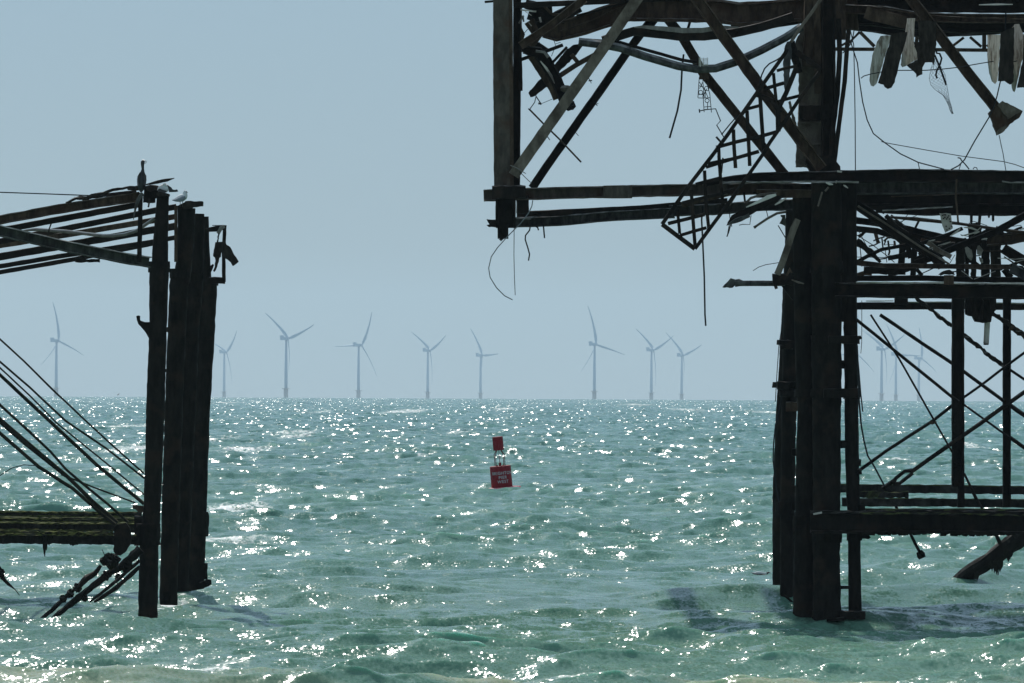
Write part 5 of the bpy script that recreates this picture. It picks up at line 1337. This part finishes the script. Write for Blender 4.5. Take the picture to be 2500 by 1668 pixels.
board("ragged pale board with a snapped dark end, second from the left under the deck", [(615,152),(676,160),(668,300),(664,380),(690,470),(692,530),(640,556),(600,578),(578,582),(566,560),(574,480),(574,400),(590,330),(604,240)],
      [(700,180),(860,190),(862,390),(850,480),(838,580),(825,556),(762,558),(738,600),(738,662),(684,690),(682,660),(640,620),(598,582),(692,530),(690,470),(664,410),(705,370)], E1 - 0.9)
board("flat pale board hanging just right of the diagonal's foot", [(1342,292),(1436,310),(1425,460),(1418,620),(1410,720),(1396,742),(1374,715),(1355,640),(1344,540)],
      [(1434,290),(1555,240),(1552,480),(1548,730),(1520,756),(1492,738),(1470,722),(1410,722),(1420,560)], E1 - 0.9)
board("pale board cut by the right frame edge under the deck", [(1535,300),(1560,230),(1580,202),(1612,206),(1640,300),(1665,430),(1625,560),(1600,700),(1578,808),(1565,800),(1545,700),(1560,560),(1545,480)],
      [(1640,300),(1760,260),(1760,780),(1580,782),(1600,680),(1630,540)], E1 - 0.9)
# perforated plate, hanging bundle and white pipe in the middle level
t = thing('perforated_plate', "pale perforated metal plate hanging under the deck among the tangle", 'metal plate', tuple(P(*Q7(480, 690), E1 + 1.2)))
panel(t, 'plate', Q7, [(345,320),(560,330),(575,420),(590,560),(600,610),(540,650),(450,695),(420,610),(385,500)], E1 + 1.4, 0.03, 'pale')
for i, (x, y) in enumerate([(400,360),(460,350),(520,370),(420,420),(480,430),(540,430),(470,570),(530,610),(580,570),(430,350),(500,400),(445,400),(550,480),(485,640)]):
    g = Geo(); c = P(*Q7(x, y), E1 + 1.37); lathe(g, [(c, 0.016, (0, 1, 0)), (c + Vector((0, 0.04, 0)), 0.016, (0, 1, 0))], 8); g.make('hole_rim', M['black'], t)
bt = thing('hanging_bundle', "dark bundle of crumpled plates hanging below the middle beams at the right", 'wreckage', tuple(P(*T1(1310, 1450), E1 + 1)))
panel(bt, 'plate', T1, [(1145,1180),(1300,1180),(1430,1190),(1428,1330),(1388,1380),(1380,1442),(1310,1452),(1235,1437),(1212,1392),(1150,1372),(1142,1290)], E1 + 1, 0.4, 'black')
for pts, w in [([(1165, 1230), (1185, 1385)], 36), ([(1205, 1200), (1225, 1330), (1250, 1420)], 50), ([(1300, 1240), (1290, 1420)], 30), ([(1380, 1190), (1400, 1330)], 50), ([(1250, 1180), (1300, 1260)], 30)]:
    g = Geo(); stick(g, T1, C1, pts, w, E1 + 0.85, 0.15, 'C', 0.08, 0.12); g.make('fold', M['wood'], bt)
wp = Geo(); stick(wp, T2, S2_, [(1955, -30), (1948, 120), (1943, 205)], 50, E1 + 1.2, None, 'r12', 0.03, 0.15)
wpo = loose_geo('pipe_stub', "short white pipe hanging below the dark bundle at the right", 'pipe', wp, tuple(P(*T2(1943, 205), E1 + 1.2)), 'pale', None, True)
g = Geo(); V = [Vector(v) for v in wp.V]
c0 = P(*T2(1942, 206), E1 + 1.2); lathe(g, [(c0 - P(0,0,1)*0 + Vector((0,0,.03)), 0.062, (0,0,1)), (c0 + Vector((0,0,-0.03)), 0.056, (0,0,1))], 12)
wpo['_loc'] = tuple(wpo.location)
g.make('pipe_mouth', M['black'], wpo)

# netting
def net(label, R, s, outline, spine, Y, seed, n=14):
    r = random.Random(seed); g = Geo()
    L, Rt = outline
    def at(side, t):
        k = t * (len(side) - 1); i = min(int(k), len(side) - 2); f = k - i
        return (side[i][0] + (side[i+1][0] - side[i][0]) * f, side[i][1] + (side[i+1][1] - side[i][1]) * f)
    def cell(u, t):
        a = at(L, t); b = at(Rt, t); return (a[0] + (b[0] - a[0]) * u + r.uniform(-4, 4), a[1] + (b[1] - a[1]) * u + r.uniform(-4, 4))
    for k in range(4):
        for ph in (0, 1):
            pts = []
            for i in range(n + 1):
                u = (k + ((i + ph) % 2)) / 4.0
                pts.append(cell(min(1, u), i / n))
            stick(g, R, s, pts, 3.0, Y + r.uniform(-.1, .1), None, 'r6', 0, 1)
    stick(g, R, s, [L[0]] + L[1:], 3.5, Y, None, 'r6', 0, 1); stick(g, R, s, Rt, 3.5, Y, None, 'r6', 0, 1)
    low = max(L + Rt, key=lambda p: p[1])
    return loose_geo('netting', label, 'netting', g, tuple(P(*R(*low), Y)), 'cable')
net("wisp of torn netting dangling beside the hook at the upper right", R6, .2742, ([(845, 520), (812, 610), (796, 700), (812, 760), (850, 800), (920, 850), (960, 920), (1000, 1015)], [(860, 530), (905, 600), (940, 670), (950, 740), (962, 800), (975, 880), (995, 950), (1012, 1015)]), None, E1 - 0.1, 5)
net("faint netting clinging to the second hanging board", R6, .2742, ([(600, 200), (580, 300), (575, 380), (560, 460)], [(690, 210), (680, 300), (670, 380), (650, 440)]), None, E1 - 1.2, 6, 8)

# ---- the collapsed deck that carries on above the picture and shades the water
def overhead():
    r = random.Random(5)
    for i in range(9):
        x0 = -1.2 + i * 2.15 + r.uniform(-.3, .3)
        g = Geo(); box(g, Vector((x0, E1 + 22, 16.9 + r.uniform(-.1, .1))), Vector((1, 0, 0)), Vector((0, 1, 0)), Vector((0, 0, 1)), 0.22, 17.5, 0.3)
        g.make('roof_girder', M['black'], rp)
    for i in range(26):
        y0 = E1 + 5 + i * 1.3
        xa = -1.5 + r.uniform(-.6, 2.0); xb = 17 + r.uniform(-2, 2)
        z = 17.35 + r.uniform(-.05, .05)
        g = Geo(); box(g, Vector(((xa + xb) / 2, y0, z)), Vector((1, 0, 0)), Vector((0, 1, 0)), Vector((0, 0, 1)), (xb - xa) / 2, 0.44 + r.uniform(-.12, .12), 0.06)
        g.make('deck_board', M['wood'], rp)
overhead()

def tangle():
    r = random.Random(41)
    for i in range(46):
        x = r.uniform(170, 1690); y = r.choice([r.uniform(520, 700), r.uniform(600, 900), r.uniform(820, 1010)])
        L = r.uniform(60, 240); a = r.choice([r.gauss(-0.35, 0.2), r.gauss(0.5, 0.25), r.gauss(0.05, 0.1), r.gauss(1.5, 0.3)])
        dx, dy = L * math.cos(a) / 2, L * math.sin(a) / 2
        x0, x1 = max(150, x - dx), x + dx
        bow = r.uniform(-14, 14)
        w = r.choice([9, 12, 18, 26, 34])
        mb('wreckage', T1, C1, [(x0, y - dy), (x, y + bow), (x1, y + dy)], w, E1 + r.uniform(2.5, 9), r.choice(['black', 'black', 'wood', 'brown']), d=0.1, sec=r.choice(['box', 'L']), jag=0.16, step=0.1)
    for i in range(14):
        x = r.uniform(170, 1600); y = r.uniform(520, 960)
        mb('loose_wire', T1, C1, [(x, y), (x + r.uniform(20, 90), y + r.uniform(-50, 50)), (x + r.uniform(80, 200), y + r.uniform(-90, 90))], 7, E1 + r.uniform(0.5, 6), 'cable', sec='r6')
tangle()
